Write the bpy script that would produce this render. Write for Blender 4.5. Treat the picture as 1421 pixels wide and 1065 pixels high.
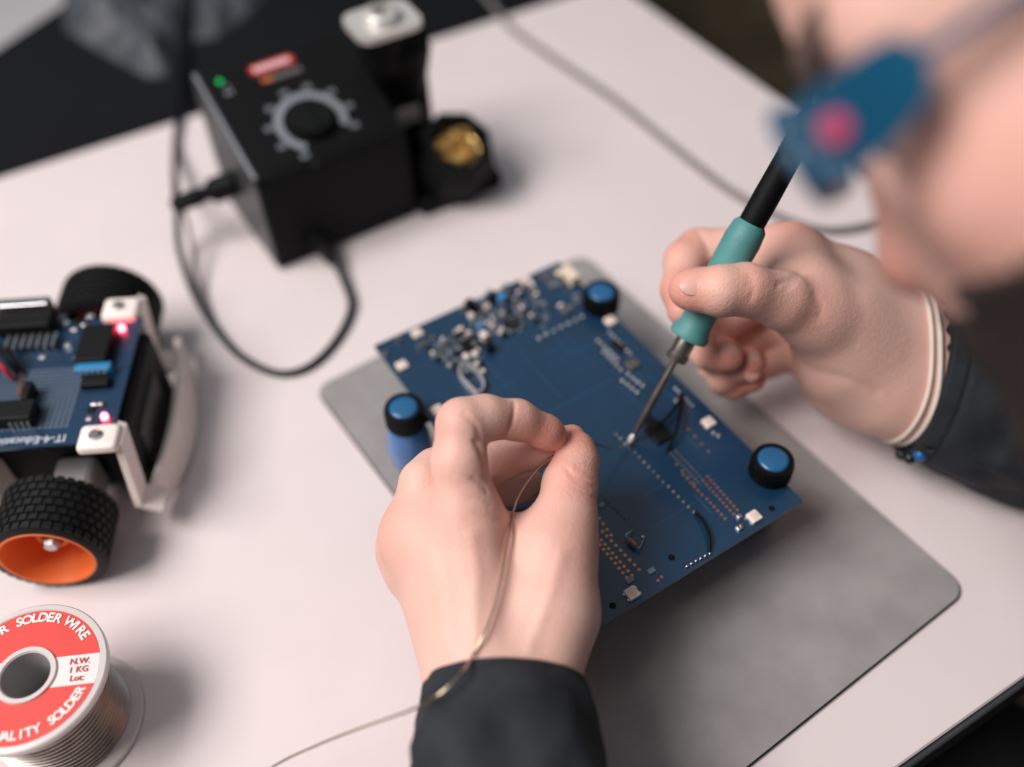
import bpy, bmesh, math, random
import numpy as np
from mathutils import Vector, Matrix
from mathutils.bvhtree import BVHTree
random.seed(7)
for o in list(bpy.data.objects): bpy.data.objects.remove(o)
scene = bpy.context.scene
COL = scene.collection

# ------------------------------------------------------------------ camera
FPX, CX, CY, CAMH = 1340.0, 710.5, 532.5, 0.42
A_, B_, G_ = [math.radians(v) for v in (-41.24, 32.47, 2.18)]
def _rz(t): return np.array([[math.cos(t), -math.sin(t), 0], [math.sin(t), math.cos(t), 0], [0, 0, 1.0]])
def _rx(t): return np.array([[1.0, 0, 0], [0, math.cos(t), -math.sin(t)], [0, math.sin(t), math.cos(t)]])
RW2C = _rz(G_) @ _rx(A_) @ _rz(B_)
CAMPOS = np.array([0, 0, CAMH])
def ray(px, py): return RW2C.T @ np.array([(px - CX) / FPX, -(py - CY) / FPX, -1.0])
def at(px, py, z):
    d = ray(px, py); return CAMPOS + d * ((z - CAMH) / d[2])
def dep(px, py, d): return CAMPOS + d * ray(px, py)
def proj(P):
    q = (np.asarray(P, float) - CAMPOS) @ RW2C.T
    return np.stack([CX + FPX * q[..., 0] / -q[..., 2], CY - FPX * q[..., 1] / -q[..., 2], -q[..., 2]], -1)
cam_data = bpy.data.cameras.new('camera')
cam = bpy.data.objects.new('camera', cam_data); COL.objects.link(cam); scene.camera = cam
cam_data.sensor_width = 36; cam_data.lens = FPX / 1421 * 36
cam_data.clip_start = 0.01; cam_data.clip_end = 50
mw = Matrix.Identity(4)
for i in range(3):
    for j in range(3): mw[i][j] = RW2C[j][i]
    mw[i][3] = CAMPOS[i]
cam.matrix_world = mw
cam_data.dof.use_dof = True
cam_data.dof.focus_distance = 0.412
cam_data.dof.aperture_fstop = cam_data.lens / 15.5
cam_data.dof.aperture_blades = 0

# ------------------------------------------------------------------ world, lights, exposure
world = bpy.data.worlds.new('room_light'); scene.world = world; world.use_nodes = True
bg = world.node_tree.nodes['Background']
bg.inputs[0].default_value = (0.86, 0.93, 1.0, 1); bg.inputs[1].default_value = 0.46
def area_light(name, loc, target, size, power, color, sy=None):
    l = bpy.data.lights.new(name, 'AREA'); l.energy = power; l.color = color
    l.shape = 'RECTANGLE'; l.size = size; l.size_y = sy or size
    o = bpy.data.objects.new(name, l); COL.objects.link(o)
    o.location = loc
    o.rotation_euler = (Vector(target) - Vector(loc)).to_track_quat('-Z', 'Y').to_euler()
    return o
# two ceiling lamps left of the table, out of the picture: the spool, robot and holder each throw soft shadows to the right
area_light('ceiling_lamp_left_offscreen', (-1.18, 1.03, 2.05), (.15, .25, 0), .8, 54, (1.0, .93, .90), 1.1)
area_light('ceiling_lamp_left_offscreen', (-1.52, .28, 2.05), (.15, .2, 0), .8, 48, (1.0, .95, .92), 1.2)
vs = scene.view_settings
vs.view_transform = 'Standard'; vs.look = 'None'; vs.gamma = 1; vs.exposure = -0.34; vs.use_curve_mapping = False

# ------------------------------------------------------------------ materials
MATS = {}
def lin(c):
    r = []
    for v in c:
        v /= 255.0
        r.append(v / 12.92 if v <= .04045 else ((v + .055) / 1.055) ** 2.4)
    return tuple(r) + (1,)
def mat(name, rgb, rough=.5, metal=0, var=0, vscale=60, bump=0, bscale=300, emit=None, estr=0, coat=0, trans=0, spec=None, sss=0, alpha=None, rgb2=None, detail=4, bdist=.001):
    if name in MATS: return MATS[name]
    m = bpy.data.materials.new(name); m.use_nodes = True
    nt = m.node_tree; b = nt.nodes['Principled BSDF']
    b.inputs['Base Color'].default_value = lin(rgb)
    b.inputs['Roughness'].default_value = rough; b.inputs['Metallic'].default_value = metal
    if coat: b.inputs['Coat Weight'].default_value = coat; b.inputs['Coat Roughness'].default_value = .12
    if trans: b.inputs['Transmission Weight'].default_value = trans
    if spec is not None: b.inputs['Specular IOR Level'].default_value = spec
    if alpha is not None: b.inputs['Alpha'].default_value = alpha
    if sss:
        b.inputs['Subsurface Weight'].default_value = sss
        b.inputs['Subsurface Radius'].default_value = (1, .35, .2); b.inputs['Subsurface Scale'].default_value = .004
    if emit:
        b.inputs['Emission Color'].default_value = lin(emit); b.inputs['Emission Strength'].default_value = estr
    tc = nt.nodes.new('ShaderNodeTexCoord')
    if var or rgb2:
        n = nt.nodes.new('ShaderNodeTexNoise'); n.inputs['Scale'].default_value = vscale; n.inputs['Detail'].default_value = detail
        nt.links.new(tc.outputs['Object'], n.inputs['Vector'])
        mx = nt.nodes.new('ShaderNodeMix'); mx.data_type = 'RGBA'
        c = lin(rgb)
        if rgb2: c1, c2 = c, lin(rgb2)
        else: c1 = tuple(max(0, v * (1 - var)) for v in c[:3]) + (1,); c2 = tuple(min(1, v * (1 + var)) for v in c[:3]) + (1,)
        mx.inputs['A'].default_value = c1; mx.inputs['B'].default_value = c2
        rmp = nt.nodes.new('ShaderNodeMapRange'); rmp.inputs[1].default_value = .35; rmp.inputs[2].default_value = .65
        nt.links.new(n.outputs[0], rmp.inputs[0]); nt.links.new(rmp.outputs[0], mx.inputs['Factor'])
        nt.links.new(mx.outputs['Result'], b.inputs['Base Color'])
    if bump:
        n2 = nt.nodes.new('ShaderNodeTexNoise'); n2.inputs['Scale'].default_value = bscale; n2.inputs['Detail'].default_value = 3
        nt.links.new(tc.outputs['Object'], n2.inputs['Vector'])
        bp = nt.nodes.new('ShaderNodeBump'); bp.inputs['Strength'].default_value = bump; bp.inputs['Distance'].default_value = bdist
        nt.links.new(n2.outputs[0], bp.inputs['Height']); nt.links.new(bp.outputs[0], b.inputs['Normal'])
    MATS[name] = m; return m

# ------------------------------------------------------------------ mesh helpers
class MB:
    """collects shapes into one mesh"""
    def __init__(s): s.v = []; s.f = []; s.m = []
    def add(s, v, f, mi=0):
        n = len(s.v); s.v += [tuple(map(float, p)) for p in v]
        s.f += [tuple(i + n for i in q) for q in f]; s.m += [mi] * len(f); return s
    def box(s, c, d, rz=0, mi=0, bev=0, taper=1.0):
        x, y, z = d[0] / 2, d[1] / 2, d[2] / 2
        if bev:
            b = min(bev, x * .95, y * .95)
            prof = []
            for qx, qy, a0 in ((1, 1, 0), (-1, 1, 90), (-1, -1, 180), (1, -1, 270)):
                for k in range(4):
                    a = math.radians(a0 + k * 30); prof.append((qx * (x - b) + b * math.cos(a), qy * (y - b) + b * math.sin(a)))
            bz = min(b, z * .8)
            rings = [(-z, 1, 0), (z - bz, 1, 0), (z - bz * .35, 1, bz * .3), (z, 1, bz)]
            vs_ = []
            for zz, k, ins in rings:
                t = taper if zz > 0 else 1
                for px, py in prof: vs_.append(((px - math.copysign(min(ins, abs(px)), px)) * t, (py - math.copysign(min(ins, abs(py)), py)) * t, zz))
            n = len(prof); fs = [tuple(range(n))[::-1], tuple(range(3 * n, 4 * n))]
            for r in range(3):
                for i in range(n): fs.append((r * n + i, r * n + (i + 1) % n, (r + 1) * n + (i + 1) % n, (r + 1) * n + i))
        else:
            vs_ = [(sx * x * (taper if sz > 0 else 1), sy * y * (taper if sz > 0 else 1), sz * z) for sz in (-1, 1) for sy in (-1, 1) for sx in (-1, 1)]
            fs = [(0, 2, 3, 1), (4, 5, 7, 6), (0, 1, 5, 4), (2, 6, 7, 3), (0, 4, 6, 2), (1, 3, 7, 5)]
        ca, sa = math.cos(rz), math.sin(rz)
        return s.add([(c[0] + ca * a - sa * b_, c[1] + sa * a + ca * b_, c[2] + zz) for a, b_, zz in vs_], fs, mi)
    def lathe(s, prof, base=(0, 0, 0), axis=(0, 0, 1), n=32, mi=0, cap=True, sx=1, ref=None):
        ax = Vector(axis).normalized()
        r = Vector(ref) if ref is not None else (Vector((1, 0, 0)) if abs(ax.x) < .9 else Vector((0, 1, 0)))
        e1 = (r - ax * r.dot(ax)).normalized(); e2 = ax.cross(e1); B = Vector(base)
        vs_ = []; fs = []
        for rad, h in prof:
            for i in range(n):
                a = 2 * math.pi * i / n; vs_.append(B + ax * h + e1 * (rad * math.cos(a) * sx) + e2 * (rad * math.sin(a)))
        for k in range(len(prof) - 1):
            for i in range(n): fs.append((k * n + i, k * n + (i + 1) % n, (k + 1) * n + (i + 1) % n, (k + 1) * n + i))
        if cap:
            fs.append(tuple(range(n))[::-1]); fs.append(tuple(range((len(prof) - 1) * n, len(prof) * n)))
        return s.add(vs_, fs, mi)
    def cyl(s, c, r, h, n=20, axis=(0, 0, 1), mi=0, r2=None): return s.lathe([(r, 0), (r if r2 is None else r2, h)], c, axis, n, mi)
    def tube(s, pts, r, n=10, mi=0, smooth=True, flat=None, per=8, cap=True):
        P = [Vector(p) for p in pts]
        rs = list(r) if hasattr(r, '__len__') else [r] * len(P)
        if smooth and len(P) > 2:
            Q = []; RR = []
            for i in range(len(P) - 1):
                p0 = P[max(i - 1, 0)]; p1 = P[i]; p2 = P[i + 1]; p3 = P[min(i + 2, len(P) - 1)]
                for k in range(per):
                    t = k / per; t2 = t * t; t3 = t2 * t
                    Q.append(.5 * ((2 * p1) + (p2 - p0) * t + (2 * p0 - 5 * p1 + 4 * p2 - p3) * t2 + (3 * p1 - p0 - 3 * p2 + p3) * t3))
                    RR.append(rs[i] * (1 - t) + rs[i + 1] * t)
            Q.append(P[-1]); RR.append(rs[-1]); P, rs = Q, RR
        N = len(P); T = [(P[min(i + 1, N - 1)] - P[max(i - 1, 0)]).normalized() for i in range(N)]
        u = T[0].orthogonal().normalized()
        if flat is not None: u = (Vector(flat) - T[0] * T[0].dot(Vector(flat))).normalized()
        vs_ = []; fs = []
        for i in range(N):
            u = (u - T[i] * u.dot(T[i])).normalized(); w = T[i].cross(u)
            for k in range(n):
                a = 2 * math.pi * k / n; vs_.append(P[i] + (u * math.cos(a) + w * math.sin(a)) * rs[i])
        for i in range(N - 1):
            for k in range(n): fs.append((i * n + k, i * n + (k + 1) % n, (i + 1) * n + (k + 1) % n, (i + 1) * n + k))
        if cap: fs.append(tuple(range(n))[::-1]); fs.append(tuple(range((N - 1) * n, N * n)))
        return s.add(vs_, fs, mi)
    def prism(s, poly, z0, z1, mi=0, M=None):
        n = len(poly); v = [(p[0], p[1], z0) for p in poly] + [(p[0], p[1], z1) for p in poly]
        if M is not None: v = [M @ Vector(p) for p in v]
        f = [tuple(range(n))[::-1], tuple(range(n, 2 * n))] + [(i, (i + 1) % n, n + (i + 1) % n, n + i) for i in range(n)]
        return s.add(v, f, mi)
    def mesh(s, name):
        me = bpy.data.meshes.new(name); me.from_pydata(s.v, [], s.f)
        me.polygons.foreach_set('material_index', s.m); me.update(); return me
    def build(s, name, mats, parent=None, smooth=False, angle=40):
        me = s.mesh(name)
        for m in (mats if isinstance(mats, (list, tuple)) else [mats]): me.materials.append(m)
        return link(name, me, parent, smooth, angle)
def link(name, me, parent=None, smooth=False, angle=40):
    o = bpy.data.objects.new(name, me); COL.objects.link(o)
    if parent is not None:
        o.parent = parent; o.matrix_parent_inverse = Matrix.Identity(4)
    if smooth:
        me.polygons.foreach_set('use_smooth', [True] * len(me.polygons))
        if angle < 180:
            bm = bmesh.new(); bm.from_mesh(me)
            for e in bm.edges:
                if len(e.link_faces) == 2 and e.calc_face_angle(0) > math.radians(angle): e.smooth = False
            bm.to_mesh(me); bm.free()
    return o
def tag(o, label, cat, group=None, kind=None):
    o['label'] = label; o['category'] = cat
    if group: o['group'] = group
    if kind: o['kind'] = kind
    return o
def thing(name, label, cat, loc=(0, 0, 0), rz=0, group=None):
    o = bpy.data.objects.new(name, None); COL.objects.link(o); o.empty_display_size = .01
    o.location = loc; o.rotation_euler = (0, 0, rz); return tag(o, label, cat, group)
def rrect(w, h, r, n=6, c=(0, 0)):
    out = []
    for qx, qy, a0 in ((1, 1, 0), (-1, 1, 90), (-1, -1, 180), (1, -1, 270)):
        for k in range(n + 1):
            a = math.radians(a0 + 90 * k / n); out.append((c[0] + qx * (w / 2 - r) + r * math.cos(a), c[1] + qy * (h / 2 - r) + r * math.sin(a)))
    return out
def text_verts(txt, size, extr=.00004):
    cu = bpy.data.curves.new('t', 'FONT'); cu.body = txt; cu.size = size; cu.extrude = extr; cu.align_x = 'CENTER'; cu.align_y = 'CENTER'; cu.resolution_u = 3
    ob = bpy.data.objects.new('t', cu); COL.objects.link(ob)
    bpy.context.view_layer.update()
    me = bpy.data.meshes.new_from_object(ob.evaluated_get(bpy.context.evaluated_depsgraph_get()))
    v = [tuple(x.co) for x in me.vertices]; f = [tuple(p.vertices) for p in me.polygons]
    bpy.data.objects.remove(ob); bpy.data.curves.remove(cu); bpy.data.meshes.remove(me)
    return v, f
def text_at(mb, txt, size, c, rot=0, mi=0, sx=1.0, bold=0):
    v, f = text_verts(txt, size)
    ca, sa = math.cos(rot), math.sin(rot)
    offs = [(0, 0)] if not bold else [(-bold, 0), (bold, 0), (0, bold), (0, -bold)]
    for ox, oy in offs:
        dz = 0 if not bold else (ox * 2 + oy) / bold * .00002
        mb.add([(c[0] + ca * (x * sx + ox) - sa * (y + oy), c[1] + sa * (x * sx + ox) + ca * (y + oy), c[2] + z + dz + .00004) for x, y, z in v], f, mi)
def arc_text(mb, txt, size, c, R, a_mid, step, inward=False, bold=0):
    n = len(txt)
    for i, ch in enumerate(txt):
        if ch == ' ': continue
        k = i - (n - 1) / 2
        if inward: a = a_mid + k * step; rot = a + math.pi / 2
        else: a = a_mid - k * step; rot = a - math.pi / 2
        text_at(mb, ch, size, (c[0] + R * math.cos(a), c[1] + R * math.sin(a), c[2]), rot, bold=bold)
# ------------------------------------------------------------------ structure: floor, table
M_floor = mat('floor_carpet', (92, 80, 58), .9, var=.35, vscale=6, bump=.4, bscale=400)
fb = MB().box((0.5, .8, -.75), (7, 7, .02)); floor = fb.build('floor', M_floor); floor['kind'] = 'structure'
M_shade_wall = mat('shade_wall_dark', (48, 45, 42), .9, var=.08, vscale=3)  # unseen walls, added dark to block ambient light from the sides
for nm, c, d in (('shade_wall_right', (2.3, .8, .65), (.08, 5.2, 2.8)), ('shade_wall_front', (.1, -1.75, .65), (4.4, .08, 2.8)), ('shade_wall_left', (-2.1, .8, .65), (.08, 5.2, 2.8)), ('shade_wall_back', (.1, 3.35, .65), (4.4, .08, 2.8))):
    w_ = MB().box(c, d).build(nm, M_shade_wall); w_['kind'] = 'structure'
M_table = mat('white_laminate', (226, 214, 214), .42, var=.015, vscale=25, bump=.05, bscale=900)
M_band = mat('table_edge_band', (62, 64, 67), .45, var=.1, vscale=40)
M_leg = mat('table_leg_metal', (70, 72, 75), .4, .6, var=.05)
TYAW = math.radians(-3.83) * -1
# table frame: right edge and front edge measured on the top plane
pr0 = at(890, 0, 0); pr1 = at(1090, 140, 0); pf0 = at(1252, 1068, 0); pf1 = at(1424, 943, 0); pb0 = at(0, 283, 0); pb1 = at(662, 3, 0)
ey = (pr0 - pr1)[:2]; ey /= np.linalg.norm(ey); ex = np.array([ey[1], -ey[0]])
ryaw = math.atan2(ex[1], ex[0])
xr = float(pr0[:2] @ ex); yf = float(((pf0 + pf1) / 2)[:2] @ ey); yb = float(((pb0 + pb1) / 2)[:2] @ ey)
TW, TD = 1.60, yb - yf
tc = ex * (xr - TW / 2) + ey * ((yf + yb) / 2)
table = thing('work_table', 'white laminate work table with dark grey edge band and metal legs', 'table', (tc[0], tc[1], -.74), ryaw)
tt = MB(); pl = rrect(TW - .003, TD - .003, .006)
tt.prism(pl, .715, .7392)
pin = rrect(TW - .0046, TD - .0046, .005); n = len(pl)
tt.add([(p[0], p[1], .7392) for p in pl] + [(p[0], p[1], .74) for p in pin], [(i, (i + 1) % n, n + (i + 1) % n, n + i) for i in range(n)] + [tuple(range(n, 2 * n))])
tt.build('table_top', M_table, table)
for (cx, cy, w, d) in ((0, -TD / 2, TW, .003), (0, TD / 2, TW, .003), (TW / 2, 0, .003, TD + .003), (-TW / 2, 0, .003, TD + .003)):
    MB().box((cx, cy, .7265), (w, d, .0235), bev=.0012).build('edge_band', M_band, table)
for sx in (-1, 1):
    for sy in (-1, 1):
        MB().box((sx * (TW / 2 - .05), sy * (TD / 2 - .05), .3575), (.04, .04, .715), bev=.004).build('table_leg', M_leg, table)

# ------------------------------------------------------------------ soldering mat
mc = [at(437, 541, .002), at(802, 346, .002), at(1341, 815, .002)]
M_mat = mat('grey_rubber_mat', (158, 154, 153), .36, rgb2=(144, 140, 139), vscale=38, bump=.22, bscale=1500, detail=6, bdist=.0005, spec=.75)
M_matside = mat('mat_black_core', (24, 25, 27), .7, var=.1)
mx = (mc[0] + mc[2]) / 2
dy = (mc[1] - mc[2])[:2]; mh = float(np.linalg.norm(dy)); dy /= mh; dx = np.array([dy[1], -dy[0]])
mwid = abs(float((mc[2] - mc[0])[:2] @ dx)) ; mhei = abs(float((mc[2] - mc[0])[:2] @ dy))
mhei = (mh + mhei) / 2
matyaw = math.atan2(dx[1], dx[0])
smat = thing('soldering_mat', 'grey rubber soldering mat with rounded corners under the blue board', 'mat', (mx[0], mx[1], 0), matyaw)
MB().prism(rrect(mwid, mhei, .010, 8), 0, .0016).build('mat_core', M_matside, smat)
MB().prism(rrect(mwid - .0012, mhei - .0012, .0095, 8), .0016, .0023).build('mat_surface', M_mat, smat)
MATZ = .0023

# ------------------------------------------------------------------ black desk beyond the table with grey bag on it
M_blk = mat('black_desk_surface', (12, 14, 17), .7, spec=.2, var=.12, vscale=8)
bd_p = [at(-420, 460, -.03), at(700, -14, -.03), at(900, -330, -.03), at(96, -4, -.03), at(-400, 330, -.03)]
bd = MB()
cB = np.mean([at(-40, 296, -.03), at(720, -22, -.03)], 0)
desk = thing('black_desk', 'low black bench top standing against the far side of the white table', 'desk', (0, 0, -.74))
e0 = at(-300, 408, -.012); e1 = at(900, -99, -.012); dirx = (e1 - e0)[:2]; dirx /= np.linalg.norm(dirx); diry = np.array([-dirx[1], dirx[0]])
base = tc + ey * (TD / 2 + .004)
def dk(u, v): q = base + ex * u + ey * v; return (q[0], q[1])
far0 = at(0, 66, -.012)[:2]; far1 = at(95, 2, -.012)[:2]
fd = (far1 - far0) / np.linalg.norm(far1 - far0)
k0 = far0 - fd * .25; k1 = far1 + fd * 1.1
poly = [dk(-.75, 0), dk(TW / 2 + .0, 0), tuple(k1), tuple(k0)]
bd.prism(poly, .70, .728); bd.build('bench_top', M_blk, desk)
for q in (dk(-.5, .06), dk(.55, .06), tuple(far0 + fd * .1 - ey * .08), tuple(far0 + fd * .8 - ey * .08)):
    MB().box((q[0], q[1], .35), (.04, .04, .70), bev=.004).build('bench_leg', M_blk, desk)
M_pale = mat('pale_board', (165, 163, 166), .7, var=.05, vscale=10)
pp = MB(); off = np.array([-fd[1], fd[0]])
q0 = k0 + off * .012; q1 = k1 + off * .012
pp.prism([tuple(q0), tuple(q1), tuple(q1 + off * .5), tuple(q0 + off * .5)], -.10, -.07)
pal = pp.build('pale_side_table', M_pale); tag(pal, 'pale grey low table surface behind the black bench', 'table')
for q in (q0 + fd * .1 + off * .06, q1 - fd * .1 + off * .06, q0 + fd * .1 + off * .44, q1 - fd * .1 + off * .44):
    MB().box((q[0], q[1], -.42), (.03, .03, .64)).build('table_leg', M_leg, pal)
# crumpled grey bag
def noise3(p, s, seed=0):
    from mathutils import noise as nz
    return nz.noise(Vector((p[0] * s + seed, p[1] * s - seed, p[2] * s if len(p) > 2 else 0)))
M_bag = mat('grey_plastic_bag', (66, 71, 77), .55, var=.25, vscale=30, bump=.5, bscale=60)
def crumpled(name, pix, z, h, seed):
    P = [at(px, py, z)[:2] for px, py in pix]; c = np.mean(P, 0); N = 64; mb = MB(); vs_ = []; fs = []
    per = []
    for i in range(len(P)):
        a, b = P[i], P[(i + 1) % len(P)]
        for k in range(N // len(P)): per.append(a + (b - a) * k / (N // len(P)))
    n = len(per); R = 10
    for r in range(R + 1):
        t = r / R
        for i in range(n):
            q = per[i] + (c - per[i]) * t
            zz = z + h * (1 - (1 - t) ** 2) * (.7 + .9 * noise3((q[0], q[1], 0), 38, seed)) + .008 * abs(noise3((q[0], q[1], 0), 90, seed + 3)) * min(1, t * 3)
            vs_.append((q[0], q[1], max(z, zz)))
    for r in range(R):
        for i in range(n): fs.append((r * n + i, r * n + (i + 1) % n, (r + 1) * n + (i + 1) % n, (r + 1) * n + i))
    fs.append(tuple(range(n))[::-1])
    return mb.add(vs_, fs).build(name, M_bag, smooth=True, angle=25)
g = crumpled('plastic_bag', [(86, -60), (90, 42), (150, 78), (206, 108), (228, 106), (248, 60), (262, -60), (170, -90)], -.0118, .03, 1)
tag(g, 'crumpled grey plastic bag lying on the black bench left of the black cord', 'bag', 'crumpled grey bags on the black bench')
g = crumpled('plastic_bag', [(274, -60), (268, 58), (300, 52), (345, 20), (420, -60), (350, -90)], -.0118, .022, 5)
tag(g, 'crumpled grey plastic bag lying on the black bench right of the black cord', 'bag', 'crumpled grey bags on the black bench')

# ------------------------------------------------------------------ soldering station
M_bp = mat('black_plastic', (11, 13, 15), .6, var=.06, vscale=50, bump=.1, bscale=1800, spec=.18)
M_bpd = mat('black_plastic_dark', (7, 8, 9), .6, var=.05, spec=.18)
M_side = mat('station_side_metal', (60, 62, 65), .42, .3, var=.05)
M_rail = mat('station_rail', (92, 95, 100), .35, .5, var=.03)
M_silver = mat('bright_metal', (226, 221, 217), .32, .5, var=.04, vscale=80)
M_print = mat('white_print', (132, 138, 145), .6, var=.03)
SY = math.radians(-1.6)
fl = at(388, 376, 0)
st = thing('soldering_station', 'black soldering station box with round temperature dial and green power light', 'station', (fl[0], fl[1], 0), SY)
SW, SD, ZF, ZB = .101, .088, .068, .099
sb = MB()
sec = [(0, .003), (0, ZF - .004), (.003, ZF), (SD - .003, ZB), (SD, ZB - .004), (SD, .003)]   # y,z profile
v = [(0.0008, y, z) for y, z in sec] + [(SW - .0008, y, z) for y, z in sec]; n = len(sec)
sb.add(v, [(i, n + i, n + (i + 1) % n, (i + 1) % n) for i in range(n)])
sb.build('station_body', M_bp, st)
for x0, x1, m in ((-.0006, .0008, M_side), (SW - .0008, SW + .0006, M_bp)):
    q = MB(); v = [(x0, y, z) for y, z in sec] + [(x1, y, z) for y, z in sec]
    q.add(v, [tuple(range(n)), tuple(range(n, 2 * n))[::-1]] + [(i, n + i, n + (i + 1) % n, (i + 1) % n) for i in range(n)])
    q.build('side_panel', m, st)
for x in (.012, SW - .012):
    for y in (.012, SD - .012): MB().cyl((x, y, 0), .006, .004, 16).build('foot', M_bpd, st)
slope = math.atan2(ZB - ZF, SD - .006)
# sloped control panel: child frame on the top face
TOP = Matrix.Translation((0, .003, ZF)) @ Matrix.Rotation(slope, 4, 'X')
SL = (SD - .006) / math.cos(slope)
def top_obj(mb, name, m, parent=None, smooth=False):
    mb.v = [tuple(TOP @ Vector(p)) for p in mb.v]; return mb.build(name, m, parent or st, smooth)
b_ = MB(); b_.box((.0018, SL / 2, .001), (.0036, SL, .004), bev=.001); top_obj(b_, 'top_rail', M_rail)
b_ = MB(); b_.prism(rrect(.088, SL - .006, .003, 4, (SW / 2 + .002, SL / 2)), 0, .0008); panel = top_obj(b_, 'control_panel', M_bpd)
def tpx(px, py):      # pixel -> panel coordinates
    inv = (Matrix.Translation((fl[0], fl[1], 0)) @ Matrix.Rotation(SY, 4, 'Z') @ TOP).inverted()
    o = inv @ Vector(CAMPOS); d = inv.to_3x3() @ Vector(ray(px, py)); t = (.001 - o.z) / d.z; return o + d * t
kc = tpx(432, 168)
kr = .0145
b_ = MB(); b_.lathe([(kr * 1.02, .0008), (kr, .002), (kr * .95, .006), (kr * .88, .0072)], (kc.x, kc.y, 0), (0, 0, 1), 36); knob = top_obj(b_, 'dial_knob', M_bp, smooth=True)
b_ = MB(); b_.box((kc.x + .002, kc.y, .0077), (.0022, kr * 1.5, .0012)); top_obj(b_, 'dial_pointer', M_bpd)
b_ = MB(); R0, R1 = .0178, .0228; a0, a1 = math.radians(235), math.radians(-30); N = 40; vv = []; ff = []
for i in range(N + 1):
    a = a0 + (a1 - a0) * i / N
    for R in (R0, R1): vv.append((kc.x + R * math.cos(a), kc.y + R * math.sin(a), .00095))
for i in range(N): ff.append((2 * i, 2 * i + 1, 2 * i + 3, 2 * i + 2))
b_.add(vv, ff)
for i in range(9):      # unreadable figures round the scale: small marks
    a = a0 + (a1 - a0) * i / 8
    for k in (-1, 0, 1): b_.box((kc.x + .0266 * math.cos(a) + k * .0018, kc.y + .0266 * math.sin(a), .00092), (.0012, .0036, .0001))
top_obj(b_, 'dial_scale', M_print)
p0 = tpx(377, 90)
b_ = MB(); b_.prism(rrect(.030, .0075, .003, 4, (p0.x, p0.y)), .0008, .0012); top_obj(b_, 'brand_badge', mat('badge_red', (196, 38, 46), .5, var=.05))
b_ = MB()
for k in range(8): b_.box((p0.x - .011 + k * .0031, p0.y, .0013), (.0022, .0042 - .0008 * (k % 2), .0002))
top_obj(b_, 'badge_lettering', mat('badge_white', (235, 215, 215), .5, var=.02))
p1 = tpx(390, 104)
b_ = MB(); b_.prism(rrect(.024, .004, .001, 3, (p1.x + .002, p1.y)), .0008, .0011); top_obj(b_, 'badge_strip', mat('badge_grey', (96, 92, 88), .5, var=.1))
p1 = tpx(370, 110)
b_ = MB(); b_.prism(rrect(.007, .0035, .001, 3, (p1.x, p1.y)), .0008, .0013); top_obj(b_, 'badge_orange_mark', mat('badge_orange', (196, 104, 50), .5, var=.05))
p2 = tpx(305, 114)
b_ = MB(); b_.lathe([(.0017, .0008), (.0017, .002), (.0011, .0028)], (p2.x, p2.y, 0), n=14); top_obj(b_, 'power_light', mat('green_led', (0, 150, 80), .4, emit=(0, 190, 95), estr=1.3), smooth=True)
p2 = tpx(318, 128)
b_ = MB(); b_.box((p2.x - .0015, p2.y, .00092), (.0018, .003, .0001)); b_.box((p2.x + .0012, p2.y, .00092), (.0018, .003, .0001)); b_.lathe([(.0012, .0008), (.001, .0012)], (p2.x + .001, p2.y + .005, 0), n=10); top_obj(b_, 'power_lettering', M_print)
p2 = tpx(438, 228)
b_ = MB(); b_.lathe([(.0019, .0008), (.0016, .0016)], (p2.x, p2.y, 0), n=12); top_obj(b_, 'panel_screw', mat('dark_screw', (44, 46, 49), .4, .5, var=.1))
# front socket with plug sleeve
q = MB(); q.lathe([(.008, 0), (.008, .006), (.0055, .008), (.0045, .020), (.003, .024)], (.030, .001, .012), (0, -1, -.15), 18); q.build('cord_socket', M_bpd, st, True)

# iron holder stand to the right of the station
hz = at(590, 307, 0)
hs = thing('iron_holder', 'black iron holder with silver guide plate and brass wool cleaner beside the station', 'iron holder', (fl[0], fl[1], 0), SY)
x0 = SW + .0025
hb = MB(); hb.box((x0 + .0335, .020, .006), (.064, .052, .012), bev=.004); hb.build('holder_base', M_bp, hs)
# cleaner pot: octagonal cup tilted toward the front
cup = MB(); cc = Vector((x0 + .033, .014, .0130)); ax = Vector((.02, -.42, .9)).normalized()
cup.lathe([(.0285, 0), (.0285, .024), (.0245, .036), (.0185, .036), (.0185, .022), (.001, .021)], cc, ax, 8, cap=False, sx=1)
cup.build('cleaner_cup', M_bp, hs)
bw = MB(); random.seed(3)
for k in range(26):
    pts = []
    a = random.uniform(0, 6.28); e1 = ax.orthogonal().normalized(); e2 = ax.cross(e1)
    rr = random.uniform(.003, .013); c0 = cc + ax * random.uniform(.022, .033) + (e1 * math.cos(a) + e2 * math.sin(a)) * (.0165 - rr) * random.random()
    for i in range(9):
        t = i / 8 * 5.5; pts.append(c0 + (e1 * math.cos(t + a) + e2 * math.sin(t + a)) * rr * (1 - .3 * i / 8) + ax * .003 * math.sin(3 * t + a))
    bw.tube(pts, .0007, 5, per=3)
w = bw.build('brass_wool', mat('brass', (236, 200, 130), .28, .8, var=.2), hs, True); w['kind'] = 'stuff'
arm = MB()
arm.box((x0 + .020, .055, .052), (.040, .030, .104), bev=.006, taper=.95); arm.build('holder_arm', M_bpd, hs)
fn = MB(); fa = Vector((0, -.35, .94)).normalized()
fn.lathe([(.0175, 0), (.018, .02), (.018, .042), (.0165, .048)], (x0 + .022, .056, .060), fa, 24); fn.build('holder_funnel', M_bpd, hs, True)
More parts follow.
